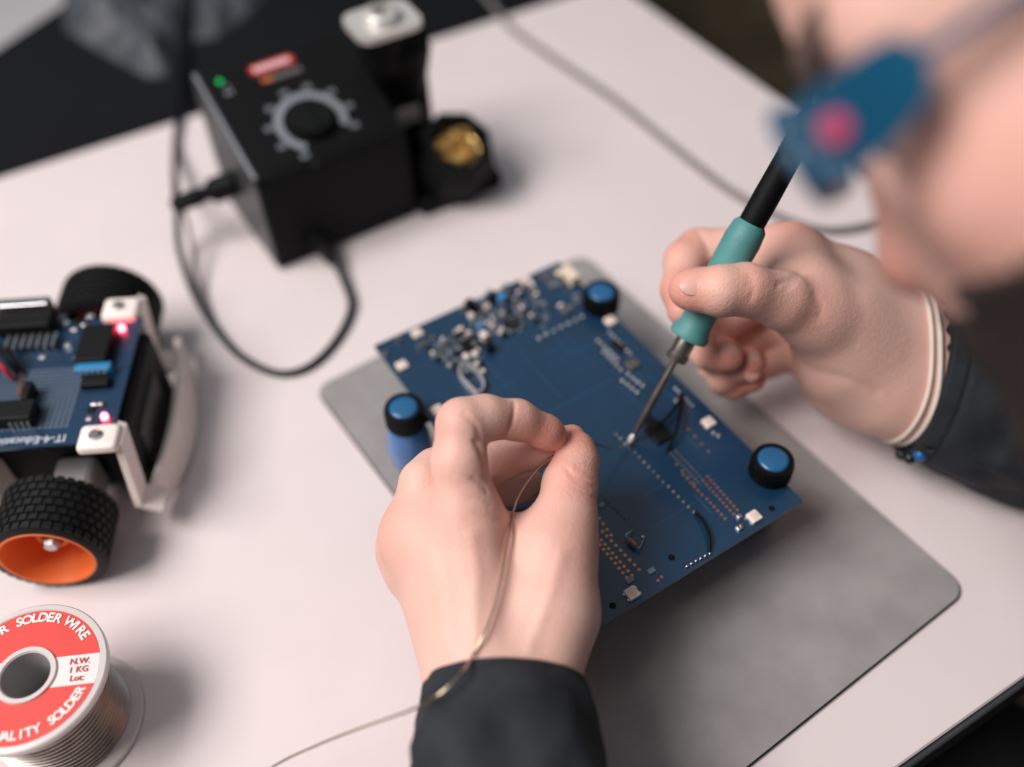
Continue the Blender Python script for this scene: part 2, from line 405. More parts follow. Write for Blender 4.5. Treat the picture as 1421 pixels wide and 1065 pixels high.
# silver guide plate with hole
gc = at(531, 34, .118)
inv = Matrix.Rotation(-SY, 4, 'Z') @ Matrix.Translation((-fl[0], -fl[1], 0))
gl = inv @ Vector(gc)
pz = MB(); N = 28; outer = rrect(.044, .034, .009, 6); vv = []; n = len(outer)
for zz in (0, .004):
    for (a, b) in outer: vv.append((a, b, zz))
    for i in range(n):
        t = math.atan2(outer[i][1], outer[i][0]); vv.append((.0065 * math.cos(t), .0065 * math.sin(t), zz))
ff = []
for i in range(n):
    j = (i + 1) % n
    ff += [(2 * n + i, 2 * n + j, 3 * n + j, 3 * n + i), (i, n + i, n + j, j), (i, j, 2 * n + j, 2 * n + i), (n + j, n + i, 3 * n + i, 3 * n + j)]
RM = Matrix.Translation(gl) @ Matrix.Rotation(math.radians(4), 4, 'X')
pz.add([RM @ Vector(p) for p in vv], ff); pz.build('guide_plate', M_silver, hs)
rg = MB(); rg.lathe([(.0105, .003), (.0105, .009), (.0085, .0105), (.0068, .0105), (.0062, .002)], RM @ Vector((0, 0, 0)), (0, -.07, 1), 24, cap=False); rg.build('guide_ring', M_silver, hs, True)
sp = MB(); cl = inv @ Vector(at(566, 158, .05)); sp.box((cl.x, cl.y, cl.z), (.018, .006, .012), bev=.002); sp.build('holder_clip', M_silver, hs)
co = MB(); co.lathe([(.0135, -.03), (.0145, 0)], RM @ Vector((0, 0, 0)), (0, -.07, 1), 24); co.build('holder_neck', M_bpd, hs, True)

# cords at the station
M_cord = mat('black_cord', (38, 40, 43), .55, var=.1)
M_gcord = mat('grey_cord', (118, 112, 112), .55, var=.06)
def cord(name, pts, r, m, label, n=10):
    return tag(MB().tube(pts, r, n).build(name, m, None, True, 180), label, 'cord')
sock = Matrix.Translation((fl[0], fl[1], 0)) @ Matrix.Rotation(SY, 4, 'Z') @ Vector((.030, -.022, .0095))
pts = [tuple(sock), at(476, 388, .0055), at(487, 425, .0035), at(468, 470, .0026), at(430, 508, .0026), at(385, 518, .0026), at(335, 495, .0026), at(300, 457, .0028), at(268, 405, .005), at(250, 350, .010), at(246, 315, .018), at(247, 290, .030)]
cord('looped_cord', pts, .0022, M_cord, 'black cord looping on the table from station front to plug at its side')
pl_ = MB(); pc = at(247, 283, .032); pe = Matrix.Translation((fl[0], fl[1], 0)) @ Matrix.Rotation(SY, 4, 'Z') @ Vector((-.001, SD * .56, .040))
dirp = (pe - Vector(pc)); L = dirp.length
plug = pl_.lathe([(.0035, -.004), (.0055, 0), (.006, L * .35), (.0045, L * .5), (.0085, L * .62), (.0085, L)], pc, dirp, 18).build('cord_plug', M_bpd, None, True)
tag(plug, 'black cord plug pushed into the left side of the soldering station', 'plug')
cord('power_cord', [at(272, -90, -.0094), at(268, -30, -.0094), at(262, 40, -.0094), at(258, 80, -.0092), at(253, 128, -.004), at(249, 158, .0034), at(246, 180, .0034), at(244, 205, .0036), at(243, 240, .014), Vector(pc) + Vector((0, .001, .003))], .0024, M_bpd, 'black cord running over the bench between the grey bags to the station plug')
cord('thin_cord', [Vector(pc) + Vector((.002, 0, -.004)), at(262, 320, .018), at(272, 372, .008), at(282, 410, .003), at(296, 446, .0022)], .0013, M_gcord, 'thin grey cord running from the station plug down beside the black loop')
# ------------------------------------------------------------------ solder spool
SPZ = .050
sc = at(35.5, 937.5, SPZ)
M_clear = mat('clear_plastic', (226, 216, 214), .3, trans=.08, var=.02, coat=.2)
M_red = mat('label_red', (226, 70, 62), .5, var=.03, vscale=90)
M_white = mat('label_white', (246, 226, 224), .55, var=.02)
M_coil = mat('solder_wire_coil', (196, 186, 178), .3, 1, var=.12, vscale=120)
spool = thing('solder_spool', 'spool of solder wire with red label and white strip standing upright', 'spool', (sc[0], sc[1], 0))
RF = .0325
fl_ = MB()
fl_.lathe([(.0100, SPZ - .004), (RF - .001, SPZ - .004), (RF, SPZ - .0033), (RF, SPZ - .0008), (RF - .0006, SPZ - .0002), (RF - .0026, SPZ), (RF - .003, SPZ - .0004), (.0125, SPZ - .0004), (.0122, SPZ + .0008), (.0104, SPZ + .0008), (.0098, SPZ)], n=64, cap=False)
fl_.build('top_flange', M_clear, spool, True, 30)
MB().lathe([(.0098, SPZ), (.0092, .03), (.0092, .001), (.0105, .001), (.0105, SPZ - .004)], n=40, cap=False).build('hub_tube', mat('hub_plastic', (176, 172, 172), .35, var=.03), spool, True)
MB().lathe([(.0098, 0), (RF - .0005, 0), (RF, .0006), (RF, .0024), (RF - .0006, .003), (.0098, .003)], n=64, cap=False).build('bottom_flange', M_clear, spool, True, 30)
# windings: stacked turns with a wavy profile
prof = [(.0105, .0031)]
N = 44
for i in range(N):
    z0 = .0034 + (SPZ - .0078) * i / N; h = (SPZ - .0078) / N; rr = .0268 + .0006 * math.sin(i * 2.1)
    prof += [(rr - .00035, z0), (rr, z0 + h * .3), (rr, z0 + h * .7)]
prof += [(.0105, SPZ - .0041)]
MB().lathe(prof, n=72, cap=False).build('wire_winding', M_coil, spool, True, 60)
ta = at(133, 917, SPZ) - at(66, 924.5, SPZ); tang = math.atan2(ta[1], ta[0])
R0, R1 = .0124, .0293
def sector(mb, a0, a1, r0, r1, z, n=40):
    vv = []; ff = []
    for i in range(n + 1):
        a = a0 + (a1 - a0) * i / n
        vv += [(r0 * math.cos(a), r0 * math.sin(a), z), (r1 * math.cos(a), r1 * math.sin(a), z)]
    for i in range(n): ff.append((2 * i, 2 * i + 1, 2 * i + 3, 2 * i + 2))
    return mb.add(vv, ff)
hw = .0066                                # half height of the white strip
lab = MB()
def strip_red(sgn):
    vv = []; ff = []; n = 50
    a_in = math.asin(hw / R0); a_out = math.asin(hw / R1)
    for i in range(n + 1):
        t = i / n
        ai = (a_in + (math.pi - 2 * a_in) * t) * sgn + tang; ao = (a_out + (math.pi - 2 * a_out) * t) * sgn + tang
        vv += [(R0 * math.cos(ai), R0 * math.sin(ai), SPZ - .0002), (R1 * math.cos(ao), R1 * math.sin(ao), SPZ - .0002)]
    for i in range(n): ff.append((2 * i, 2 * i + 1, 2 * i + 3, 2 * i + 2) if sgn > 0 else (2 * i, 2 * i + 2, 2 * i + 3, 2 * i + 1))
    return vv, ff
for sgn in (1, -1): lab.add(*strip_red(sgn))
label = lab.build('red_label', M_red, spool)
wl = MB(); sector(wl, 0, 2 * math.pi, R0, R1, SPZ - .00028, 64); wl.build('white_label', M_white, spool)
pr = MB()
arc_text(pr, 'R SOLDER WIRE', .0058, (0, 0, SPZ), .0258, tang + math.radians(79), math.radians(7.2), bold=.0002)
pr.build('label_lettering', mat('letter_white', (250, 236, 232), .5, var=.01), spool); pr = MB()
arc_text(pr, 'QUALITY SOLDER', .0054, (0, 0, SPZ), .0254, tang - math.radians(65), math.radians(6.7), inward=True, bold=.00018)
pr.build('label_lettering', mat('letter_white', (250, 236, 232), .5, var=.01), spool)
pr = MB()
ca, sa = math.cos(tang), math.sin(tang)
for k, tx in enumerate(('N.W.', '1 KG', 'Lot:')):
    lx, ly = .0212, .0036 - .0037 * k
    text_at(pr, tx, .0037, (ca * lx - sa * ly, sa * lx + ca * ly, SPZ), tang, bold=.00006)
pr.build('weight_lettering', mat('letter_red', (190, 70, 72), .5, var=.02), spool)

# ------------------------------------------------------------------ robot car
RZ = .060
RY = math.radians(-30)
rm = (at(160, 622, RZ) + at(193, 432, RZ)) / 2          # middle of the board's front edge
ROB = Matrix.Translation((rm[0], rm[1], 0)) @ Matrix.Rotation(RY, 4, 'Z')
RINV = ROB.inverted()
def rl(px, py, z): return RINV @ Vector(at(px, py, z))
rob = thing('robot_car', 'small wheeled robot with blue circuit board, orange wheel rim and white bumper', 'robot', (rm[0], rm[1], 0), RY)
M_pcb = mat('robot_board_blue', (18, 50, 78), .35, var=.12, vscale=120, coat=.2)
hwid = .0425
b_ = MB(); b_.prism(rrect(.110, 2 * hwid, .003, 4, (-.055, 0)), RZ - .0016, RZ); rpcb = b_.build('driver_board', M_pcb, rob)
M_tin = mat('tin_solder', (190, 190, 192), .3, 1, var=.15, vscale=400)
M_blkchip = mat('chip_black', (13, 14, 15), .55, var=.08, spec=.25)
M_hole = mat('plated_hole', (124, 136, 148), .5, .2, var=.1)
# prototyping grid of plated holes
gr = MB()
c0 = rl(112, 520, RZ); 
for i in range(17):
    for j in range(16):
        x = c0.x - i * .00254 + .0005; y = c0.y + .0045 - j * .00254
        if y < -hwid + .006: continue
        gr.lathe([(.0009, 0), (.0009, .0002), (.00045, .0002), (.00045, .0001)], (x, y, RZ), n=6, cap=False)
g_ = gr.build('prototyping_holes', M_hole, rpcb); g_['kind'] = 'stuff'
tl = rl(52, 625, RZ)
b_ = MB(); text_at(b_, 'IT-4-Education', .0062, (tl.x - .0065, -hwid + .0043, RZ + .0001), math.pi, bold=.0001); b_.build('board_lettering', mat('silkscreen', (196, 204, 212), .6, var=.02), rpcb)
def rbox(name, px, py, d, m, z=RZ, rz=0, parent=None):
    c = rl(px, py, z); return MB().box((c.x, c.y, z + d[2] / 2), d, rz, bev=min(.0006, d[2] * .2)).build(name, m, parent or rob)
def pins(name, px, py, n, axis, pitch, ln, parent=None, z=RZ, gap=0):
    c = rl(px, py, z); b = MB()
    for i in range(n):
        k = (i - (n - 1) / 2) * pitch
        if axis == 'x': b.box((c.x + k, c.y + gap, z + .002), (.0014, ln, .005))
        else: b.box((c.x + gap, c.y + k, z + .002), (ln, .0011, .004))
    return b.build(name, M_tin, parent or rob)
rbox('pin_connector', 42, 458, (.028, .012, .009), M_blkchip)
pins('connector_pins', 47, 481, 7, 'x', .0040, .010)
b_ = rbox('metal_connector', 40, 441, (.030, .006, .012), M_tin)
rbox('display_module', 137, 487, (.016, .026, .007), M_blkchip)
rbox('display_edge', 134, 519, (.018, .005, .006), mat('module_blue', (40, 130, 180), .4, var=.05))
pins('display_pins', 133, 523, 5, 'x', .0030, .0045)
rbox('relay_block', 135, 535, (.014, .006, .004), M_blkchip)
rbox('header_socket', 28, 582, (.018, .012, .008), M_blkchip)
pins('socket_pins', 32, 592, 4, 'x', .0028, .004)
rbox('ribbon_socket', 45, 555, (.004, .011, .008), M_blkchip)
random.seed(11)
M_cop = mat('copper_warm', (196, 128, 92), .35, .8, var=.2)
for (px, py) in ((95, 452), (88, 442), (108, 448), (118, 455), (104, 460), (95, 480), (97, 487), (60, 497), (108, 500), (140, 563), (127, 570), (124, 582), (133, 565), (82, 446), (126, 440), (45, 540), (6, 450), (4, 462)):
    rbox('surface_mount_part', px, py, (random.uniform(.0025, .004), random.uniform(.002, .003), random.uniform(.001, .003)), random.choice((M_tin, M_tin, M_blkchip, M_hole)))
for (px, py) in ((32, 524), (31, 560), (10, 586), (21, 590), (38, 584), (48, 566), (20, 583)):
    c = rl(px, py, RZ); MB().lathe([(.0019, 0), (.0017, .001), (.0008, .0024), (.0003, .003)], (c.x, c.y, RZ), n=12).build('solder_joint', M_tin, rob, True)
for a, b in (((30, 526), (29, 552)), ((45, 560), (42, 590)), ((12, 580), (36, 578))):
    p, q = rl(*a, RZ + .002), rl(*b, RZ + .002); MB().tube([p, (p + q) / 2 + Vector((0, 0, .001)), q], .0009, 6).build('jumper_lead', M_cop, rob, True)
M_redw = mat('red_wire', (190, 40, 44), .45, var=.05)
for m, a, b, c_ in ((M_redw, (-20, 490), (5, 512), (18, 526)), (M_bpd, (-20, 470), (8, 500), (28, 522)), (M_bpd, (-20, 462), (14, 494), (31, 518))):
    MB().tube([rl(*a, RZ + .012), rl(*b, RZ + .008), rl(*c_, RZ + .0015)], .0013, 8).build('lead_wire', m, rob, True)
M_ledr = mat('red_led', (255, 60, 70), .3, emit=(255, 60, 72), estr=45)
for px, py in ((168, 454), (144, 577)):
    c = rl(px, py, RZ + .002); MB().box((c.x, c.y, RZ + .0014), (.0026, .0026, .0028), bev=.0005).build('red_light', M_ledr, rob)
# chassis under the board
M_chas = mat('chassis_black', (10, 11, 12), .6, var=.1, spec=.2)
MB().box((-.052, 0, .030), (.100, .062, .036), bev=.004).build('chassis', M_chas, rob)
MB().box((-.004, 0, .034), (.016, .070, .046), bev=.003).build('front_sensor_block', M_chas, rob)
MB().box((.003, -.004, .030), (.006, .040, .030), bev=.002).build('sensor_board', mat('sensor_pcb', (34, 30, 34), .45, var=.2, vscale=200), rob)
# white bracket and bumper
M_wp = mat('white_plastic', (250, 236, 228), .45, var=.02, sss=0)
for sgn, (tpx_, tpy_) in ((-1, (137, 607)), (1, (168, 428))):
    c = rl(tpx_, tpy_, RZ + .003)
    MB().box((c.x, c.y, RZ + .0022), (.019, .015, .0044), bev=.0022).build('bracket_tab', M_wp, rob, True)
    MB().lathe([(.0030, .0044), (.0030, .0058), (.0022, .0066), (.0006, .0066)], (c.x - .001, c.y, RZ), n=18).build('bracket_screw', M_tin, rob, True)
# measured landmarks of the bumper at low height
b0 = rl(212, 706, .012); b1 = rl(246, 462, .020); bm_ = rl(262, 580, .014)
def arc3(p0, pm, p1, t):   # quadratic through three points
    return p0 * (2 * (t - .5) * (t - 1)) + pm * (-4 * t * (t - 1)) + p1 * (2 * t * (t - .5))
N = 28; vv = []; ff = []
for i in range(N + 1):
    t = i / N; p = arc3(Vector((b0.x, b0.y, 0)), Vector((bm_.x, bm_.y, 0)), Vector((b1.x, b1.y, 0)), t)
    q = arc3(Vector((b0.x, b0.y, 0)), Vector((bm_.x, bm_.y, 0)), Vector((b1.x, b1.y, 0)), min(1, t + .01)) - arc3(Vector((b0.x, b0.y, 0)), Vector((bm_.x, bm_.y, 0)), Vector((b1.x, b1.y, 0)), max(0, t - .01))
    nrm = Vector((q.y, -q.x, 0)).normalized()
    w = math.sin(math.pi * t) ** .45
    hgt = .004 + .013 * w; zc = .014; th = .0013
    for s1, s2 in ((1, -1), (1, 1), (-1, 1), (-1, -1)):
        vv.append((p.x + nrm.x * th * s1 - (.004 * w * (s2 > 0)), p.y + nrm.y * th * s1, zc + s2 * hgt * .7))
for i in range(N):
    for k in range(4): ff.append((i * 4 + k, i * 4 + (k + 1) % 4, (i + 1) * 4 + (k + 1) % 4, (i + 1) * 4 + k))
ff += [(3, 2, 1, 0), (N * 4, N * 4 + 1, N * 4 + 2, N * 4 + 3)]
MB().add(vv, ff).build('bumper', M_wp, rob, True, 50)
# bumper inner shelf
for sgn, (ta_, tb_) in ((-1, ((160, 612), (208, 690))), (1, ((190, 432), (226, 500)))):
    p = rl(ta_[0], ta_[1], RZ); q = rl(tb_[0], tb_[1], .020)
    c = rl(137, 607, RZ) if sgn < 0 else rl(168, 428, RZ)
    w2 = .0068; t2 = .0018
    P = [Vector((c.x + .0085, c.y, RZ + .0015)), Vector((c.x + .0105, c.y, RZ + .001)), Vector((q.x - .004, q.y, .022)), Vector((q.x + .006, q.y, .016))]
    vv = []; ff = []
    for i, a in enumerate(P):
        d = (P[min(i + 1, 3)] - P[max(i - 1, 0)]).normalized(); nn = Vector((0, 1, 0)).cross(d).normalized()
        for s1, s2 in ((-1, -1), (1, -1), (1, 1), (-1, 1)): vv.append(a + Vector((0, 1, 0)) * w2 * s1 + nn * t2 * s2)
    for i in range(3):
        for k in range(4): ff.append((i * 4 + k, i * 4 + (k + 1) % 4, (i + 1) * 4 + (k + 1) % 4, (i + 1) * 4 + k))
    ff += [(3, 2, 1, 0), (12, 13, 14, 15)]
    MB().add(vv, ff).build('bracket_arm', M_wp, rob)
# wheels
M_tyre = mat('tyre_rubber', (14, 15, 16), .6, var=.15, vscale=200, spec=.35)
M_or = mat('orange_plastic', (246, 122, 58), .4, var=.04)
M_dr = mat('dark_red_rim', (150, 40, 40), .45, var=.05)
def wheel(cx, cy0, out, R, W, mrim):
    ax = (0, out, 0)
    prof = [(R * .80, 0), (R * .94, 0)]
    nt_ = 7
    for i in range(nt_):
        h0 = W * (i + .08) / nt_; h1 = W * (i + .78) / nt_
        prof += [(R * .955, h0), (R, h0 + W * .02), (R, h1), (R * .955, h1 + W * .02)]
    prof += [(R * .93, W), (R * .82, W), (R * .80, W * .96), (R * .80, 0)]
    ty = MB().lathe(prof, (cx, cy0, R + .0007), ax, 60, cap=False).build('tyre', M_tyre, rob, True, 30)
    # tread blocks
    tb = MB()
    for i in range(nt_):
        for k in range(36):
            a = 2 * math.pi * (k + .5 * (i % 2)) / 36
            c = (cx + R * 1.0 * math.cos(a), cy0 + out * W * (i + .43) / nt_, R + .0007 + R * 1.0 * math.sin(a))
            e1 = Vector((math.cos(a), 0, math.sin(a))); e2 = Vector((-math.sin(a), 0, math.cos(a))); e3 = Vector((0, 1, 0))
            vv = [Vector(c) + e1 * (s1 * .0007) + e2 * (s2 * .0016) + e3 * (s3 * W / nt_ * .36) for s1 in (-1, 1) for s2 in (-1, 1) for s3 in (-1, 1)]
            tb.add(vv, [(0, 1, 3, 2), (4, 6, 7, 5), (0, 4, 5, 1), (2, 3, 7, 6), (0, 2, 6, 4), (1, 5, 7, 3)])
    t_ = tb.build('tread_blocks', M_tyre, ty); t_['kind'] = 'stuff'
    rim = MB().lathe([(R * .845, W * 1.0), (R * .845, W * 1.015), (R * .80, W * 1.015), (R * .70, W * .55), (R * .62, W * .36), (R * .30, W * .36), (R * .28, W * .62), (R * .20, W * .62), (R * .19, W * .4), (.0005, W * .4)], (cx, cy0, R + .0007), ax, 48, cap=False).build('wheel_rim', mrim, rob, True, 40)
    MB().lathe([(R * .17, W * .4), (R * .17, W * .72), (R * .12, W * .78), (.0004, W * .78)], (cx, cy0, R + .0007), ax, 6, cap=False).build('wheel_nut', M_tin, rim)
WR, WW = .0262, .030
wc = rl(66, 778, WR)
wheel(wc.x, wc.y + WW, -1, WR, WW, M_or)
wc2 = rl(138, 408, .05)
wheel(wc.x - .003, .062, 1, WR * 1.06, WW, M_dr)
MB().box((wc.x + .006, -.044, .028), (.020, .026, .020), bev=.003).build('gear_motor', mat('motor_metal', (196, 190, 188), .35, .7, var=.05), rob)
MB().cyl((wc.x, wc.y + WW + .012, WR), .004, .014, 14, (0, -1, 0)).build('axle', M_tin, rob)
MB().box((wc.x - .045, -.040, .030), (.030, .020, .022), bev=.003).build('motor_bracket', M_wp, rob)
# ------------------------------------------------------------------ blue circuit board on four legs
BZ = .043
bA, bB, bC, bD = [at(px, py, BZ) for px, py in ((520, 481), (777, 361), (1112, 697), (820, 879))]
bc = (bA + bB + bC + bD) / 4
bvx = (bB - bA + bC - bD)[:2] / 2; bvy = (bA - bD + bB - bC)[:2] / 2
BW, BL = float(np.linalg.norm(bvx)), float(np.linalg.norm(bvy))
BYAW = (math.atan2(bvx[1], bvx[0]) + math.atan2(bvy[1], bvy[0]) - math.pi / 2) / 2
BM = Matrix.Translation((bc[0], bc[1], 0)) @ Matrix.Rotation(BYAW, 4, 'Z'); BINV = BM.inverted()
def bl(px, py, z=BZ): return BINV @ Vector(at(px, py, z))
brd = thing('circuit_board', 'large dark blue circuit board raised on four blue capped legs over mat', 'circuit board', (bc[0], bc[1], 0), BYAW)
def pcb_mat():
    m = mat('board_blue', (16, 52, 80), .30, var=.10, vscale=35, coat=.4)
    return m
M_b = pcb_mat()
pcb = MB().prism(rrect(BW, BL, .0008, 2), BZ - .0016, BZ).build('board_panel', M_b, brd)
M_gold = mat('copper_pad', (206, 146, 108), .35, .85, var=.1)
M_trace = mat('board_trace', (30, 80, 116), .35, var=.05, coat=.4)
M_ledw = mat('led_white', (244, 226, 216), .35, var=.03)
M_ledlens = mat('led_lens', (226, 206, 192), .3, var=.04)
M_cream = mat('cream_plastic', (232, 214, 190), .45, var=.03)
M_sky = mat('sky_blue_plastic', (60, 140, 200), .4, var=.04)
M_cap = mat('knob_cap_blue', (36, 96, 142), .3, var=.05, coat=.3)
M_bottle = mat('leg_blue', (60, 112, 172), .3, var=.08, vscale=90, coat=.4)
# legs: blue bulging leg, black knurled collar, blue domed cap
legs = [(563, 584), (834, 424), (1068, 656)]
L3 = [bl(px, py) for px, py in legs]
L3.append(Vector((L3[0].x, -BL / 2 + .045, BZ)))
for p in L3:
    lg = MB().lathe([(.0062, MATZ), (.0072, MATZ + .001), (.0080, .006), (.0108, .013), (.0118, .022), (.0112, .031), (.0092, BZ - .003), (.0086, BZ - .0017)], (p.x, p.y, 0), n=36).build('support_leg', M_bottle, brd, True, 60)
    prof = [(.0090, -.0017), (.0098, -.0012), (.0098, .0098), (.0094, .0108), (.0078, .0110), (.0072, .0100)]
    rg = MB().lathe(prof, (p.x, p.y, BZ), n=36)
    for k in range(30):
        a = 2 * math.pi * k / 30; rg.box((p.x + .0098 * math.cos(a), p.y + .0098 * math.sin(a), BZ + .0038), (.0008, .0007, .0085), a)
    rg.build('knurled_collar', M_bpd, lg, True, 30)
    MB().lathe([(.0074, .0095), (.0073, .0106), (.0060, .0112), (.0030, .0114), (.0003, .0115)], (p.x, p.y, BZ), n=32).build('collar_cap', M_cap, lg, True, 60)
    ix = max(-BW / 2 + .004, min(BW / 2 - .004, p.x))
    if abs(ix - p.x) > .002:
        MB().box(((ix + p.x) / 2, p.y, BZ - .0024), (abs(ix - p.x) + .010, .010, .0017), bev=.0006).build('leg_bracket', M_bpd, brd)
def bbox_(name, px, py, d, m, rz=0, parent=None, bev=None):
    c = bl(px, py); return MB().box((c.x, c.y, BZ + d[2] / 2), d, rz, bev=min(.0005, d[2] * .25) if bev is None else bev).build(name, m, parent or brd)
# white light packages
for px, py, rz in ((558, 509, 0), (607, 571, 0), (579, 464, 0), (730, 392, 0), (847, 447, 0), (983, 588, 0), (1046, 719, 0), (877, 825, 0)):
    c = bl(px, py)
    f = MB().box((c.x, c.y, BZ + .0009), (.0056, .0056, .0018), 0, bev=.0004).build('light_package', M_ledw, brd)
    MB().lathe([(.0022, .0018), (.0021, .00185), (.0004, .00183)], (c.x, c.y, BZ), n=20).build('light_lens', M_ledlens, f, True)
    for sx in (-1, 1):
        for k in (-1, 1): MB().box((c.x + sx * .0030, c.y + k * .0016, BZ + .0003), (.0012, .0011, .0006)).build('light_contact', M_tin, f)
bbox_('cream_connector', 791, 388, (.006, .012, .006), M_cream)
# rows of through-hole pads
pads = MB()
def ring(mb, x, y, r=.00078, ri=.00038, n=8, z=BZ):
    mb.lathe([(r, -.0001), (r, .00012), (ri, .00012), (ri, .00003), (.0001, .00003)], (x, y, z), n=n, cap=False)
def row(mb, a, b, n, fn=ring, **k):
    p, q = bl(*a), bl(*b)
    for i in range(n):
        t = i / max(1, n - 1); fn(mb, p.x + (q.x - p.x) * t, p.y + (q.y - p.y) * t, **k)
row(pads, (981, 693), (1006, 720), 6); row(pads, (948, 659), (974, 687), 6); row(pads, (939, 645), (963, 672), 4)
row(pads, (982, 662), (1023, 708), 10); row(pads, (976, 668), (1018, 714), 10); row(pads, (903, 578), (930, 606), 6)
row(pads, (836, 738), (887, 791), 9); row(pads, (824, 738), (877, 799), 11); row(pads, (822, 744), (870, 802), 10); row(pads, (826, 712), (848, 743), 5)
row(pads, (913, 806), (918, 801), 2); row(pads, (830, 821), (830, 821), 1); row(pads, (955, 596), (983, 627), 4)
pd = pads.build('pad_rows', M_gold, brd); pd['kind'] = 'stuff'
# solder joints
def blob(mb, x, y, r=.00095, h=.0012):
    mb.lathe([(r, 0), (r * .9, h * .4), (r * .5, h * .8), (r * .1, h)], (x, y, BZ), n=8, cap=False)
sj = MB()
row(sj, (855, 604), (963, 712), 17, blob); row(sj, (953, 787), (985, 769), 6, blob, r=.0011); row(sj, (938, 627), (975, 666), 10, blob, r=.0007); row(sj, (931, 630), (969, 670), 10, blob, r=.0007)
row(sj, (937, 540), (961, 564), 6, blob, r=.001); row(sj, (840, 694), (866, 720), 7, blob, r=.0007)
row(sj, (748, 470), (828, 430), 9, blob, r=.0012); row(sj, (830, 473), (858, 500), 6, blob, r=.0012); row(sj, (846, 462), (875, 492), 7, blob, r=.0011); row(sj, (838, 489), (862, 514), 5, blob, r=.0012); row(sj, (864, 529), (884, 545), 4, blob, r=.0012); row(sj, (872, 520), (892, 536), 4, blob, r=.0012)
s_ = sj.build('solder_joints', M_tin, brd, True); s_['kind'] = 'stuff'
# chips on the right
bbox_('memory_chip', 878, 507, (.007, .006, .0016), mat('chip_grey', (96, 92, 84), .45, .3, var=.1))
bbox_('memory_chip', 858, 482, (.004, .009, .0012), M_blkchip, math.radians(6))
bbox_('ic_chip', 914, 602, (.010, .012, .0018), M_blkchip)
bbox_('ic_chip', 900, 585, (.006, .008, .0014), M_blkchip)
for px, py, d, m in ((1026, 718, (.0026, .0022, .0012), M_tin), (1026, 734, (.0030, .0026, .0012), M_tin), (1028, 732, (.0016, .0016, .0016), M_gold), (991, 601, (.0022, .0018, .001), M_tin), (998, 605, (.0022, .002, .001), M_tin), (904, 793, (.0034, .0026, .0008), M_hole), (874, 806, (.0036, .0028, .0006), M_hole), (835, 702, (.0030, .0022, .0008), M_hole), (940, 556, (.003, .002, .001), M_tin)):
    bbox_('surface_mount_part', px, py, d, m)
# dense cluster at the far end
random.seed(21)
def cluster(pix, n, smin=.0014, smax=.0046):
    P = [bl(*p) for p in pix]; xs = [p.x for p in P]; ys = [p.y for p in P]
    placed = []; tries = 0
    while len(placed) < n and tries < 4000:
        tries += 1
        x, y = random.uniform(min(xs), max(xs)), random.uniform(min(ys), max(ys))
        ins = False; j = len(P) - 1
        for i in range(len(P)):
            if (P[i].y > y) != (P[j].y > y) and x < (P[j].x - P[i].x) * (y - P[i].y) / (P[j].y - P[i].y) + P[i].x: ins = not ins
            j = i
        if not ins: continue
        w, l = random.uniform(smin, smax), random.uniform(smin, smax)
        if any(abs(x - a) < (w + c) / 2 + .0004 and abs(y - b) < (l + d) / 2 + .0004 for a, b, c, d in placed): continue
        placed.append((x, y, w, l))
        h = random.uniform(.0008, .0026)
        m = random.choice((M_tin, M_tin, M_tin, M_hole, M_blkchip, M_ledw, mat('part_grey', (120, 118, 116), .4, .3, var=.1)))
        MB().box((x, y, BZ + h / 2), (w, l, h), bev=.0003).build('surface_mount_part', m, brd)
cluster([(592, 487), (642, 455), (664, 478), (672, 520), (640, 522), (610, 505)], 75, .0012, .0038)
cluster([(640, 432), (690, 400), (722, 420), (732, 455), (700, 470), (660, 462)], 75, .0012, .0038)
cluster([(700, 398), (735, 388), (770, 440), (757, 462), (735, 440)], 34, .0012, .0034)
cluster([(745, 385), (775, 372), (785, 392), (760, 402)], 12)
cluster([(775, 425), (800, 412), (806, 430), (785, 440)], 5)
bbox_('ic_chip', 652, 480, (.010, .009, .002), M_blkchip); bbox_('ic_chip', 712, 452, (.009, .008, .002), M_blkchip)
bbox_('tall_capacitor', 653, 430, (.005, .005, .0065), M_blkchip); bbox_('tall_capacitor', 680, 487, (.004, .0045, .006), M_blkchip)
bbox_('tall_capacitor', 685, 416, (.004, .004, .0045), M_blkchip); bbox_('trimmer', 697, 418, (.0042, .0042, .0045), M_sky); bbox_('trimmer', 667, 456, (.0026, .0036, .003), M_sky)
bbox_('push_button', 672, 470, (.0036, .0042, .004), M_ledw)
for px, py in ((582, 482), (600, 472), (590, 478), (535, 492), (553, 473)):
    c = bl(px, py); MB().lathe([(.0016, 0), (.0016, .0012), (.0010, .002), (.0002, .002)], (c.x, c.y, BZ), n=14).build('test_point', M_tin, brd, True)
# flat silver loop
lp = [bl(638, 517), bl(650, 512), bl(664, 522), bl(672, 540), bl(664, 551), bl(652, 541), bl(640, 528)]
b_ = MB(); N = len(lp); vv = []; ff = []; M_ = 40
def cr(P, t):
    n = len(P); i = int(math.floor(t * n)) % n; u = t * n - math.floor(t * n); p0, p1, p2, p3 = [P[(i + k) % n] for k in (-1, 0, 1, 2)]
    return .5 * ((2 * p1) + (p2 - p0) * u + (2 * p0 - 5 * p1 + 4 * p2 - p3) * u * u + (3 * p1 - p0 - 3 * p2 + p3) * u ** 3)
for i in range(M_):
    p = cr(lp, i / M_); q = cr(lp, (i + .5) / M_) - cr(lp, (i - .5) / M_); nn = Vector((q.y, -q.x, 0)).normalized() * .00035
    for s1, zz in ((-1, 0), (1, 0), (1, .0042), (-1, .0042)): vv.append((p.x + nn.x * s1, p.y + nn.y * s1, BZ + zz))
for i in range(M_):
    for k in range(4): j = (i + 1) % M_; ff.append((i * 4 + k, j * 4 + k, j * 4 + (k + 1) % 4, i * 4 + (k + 1) % 4))
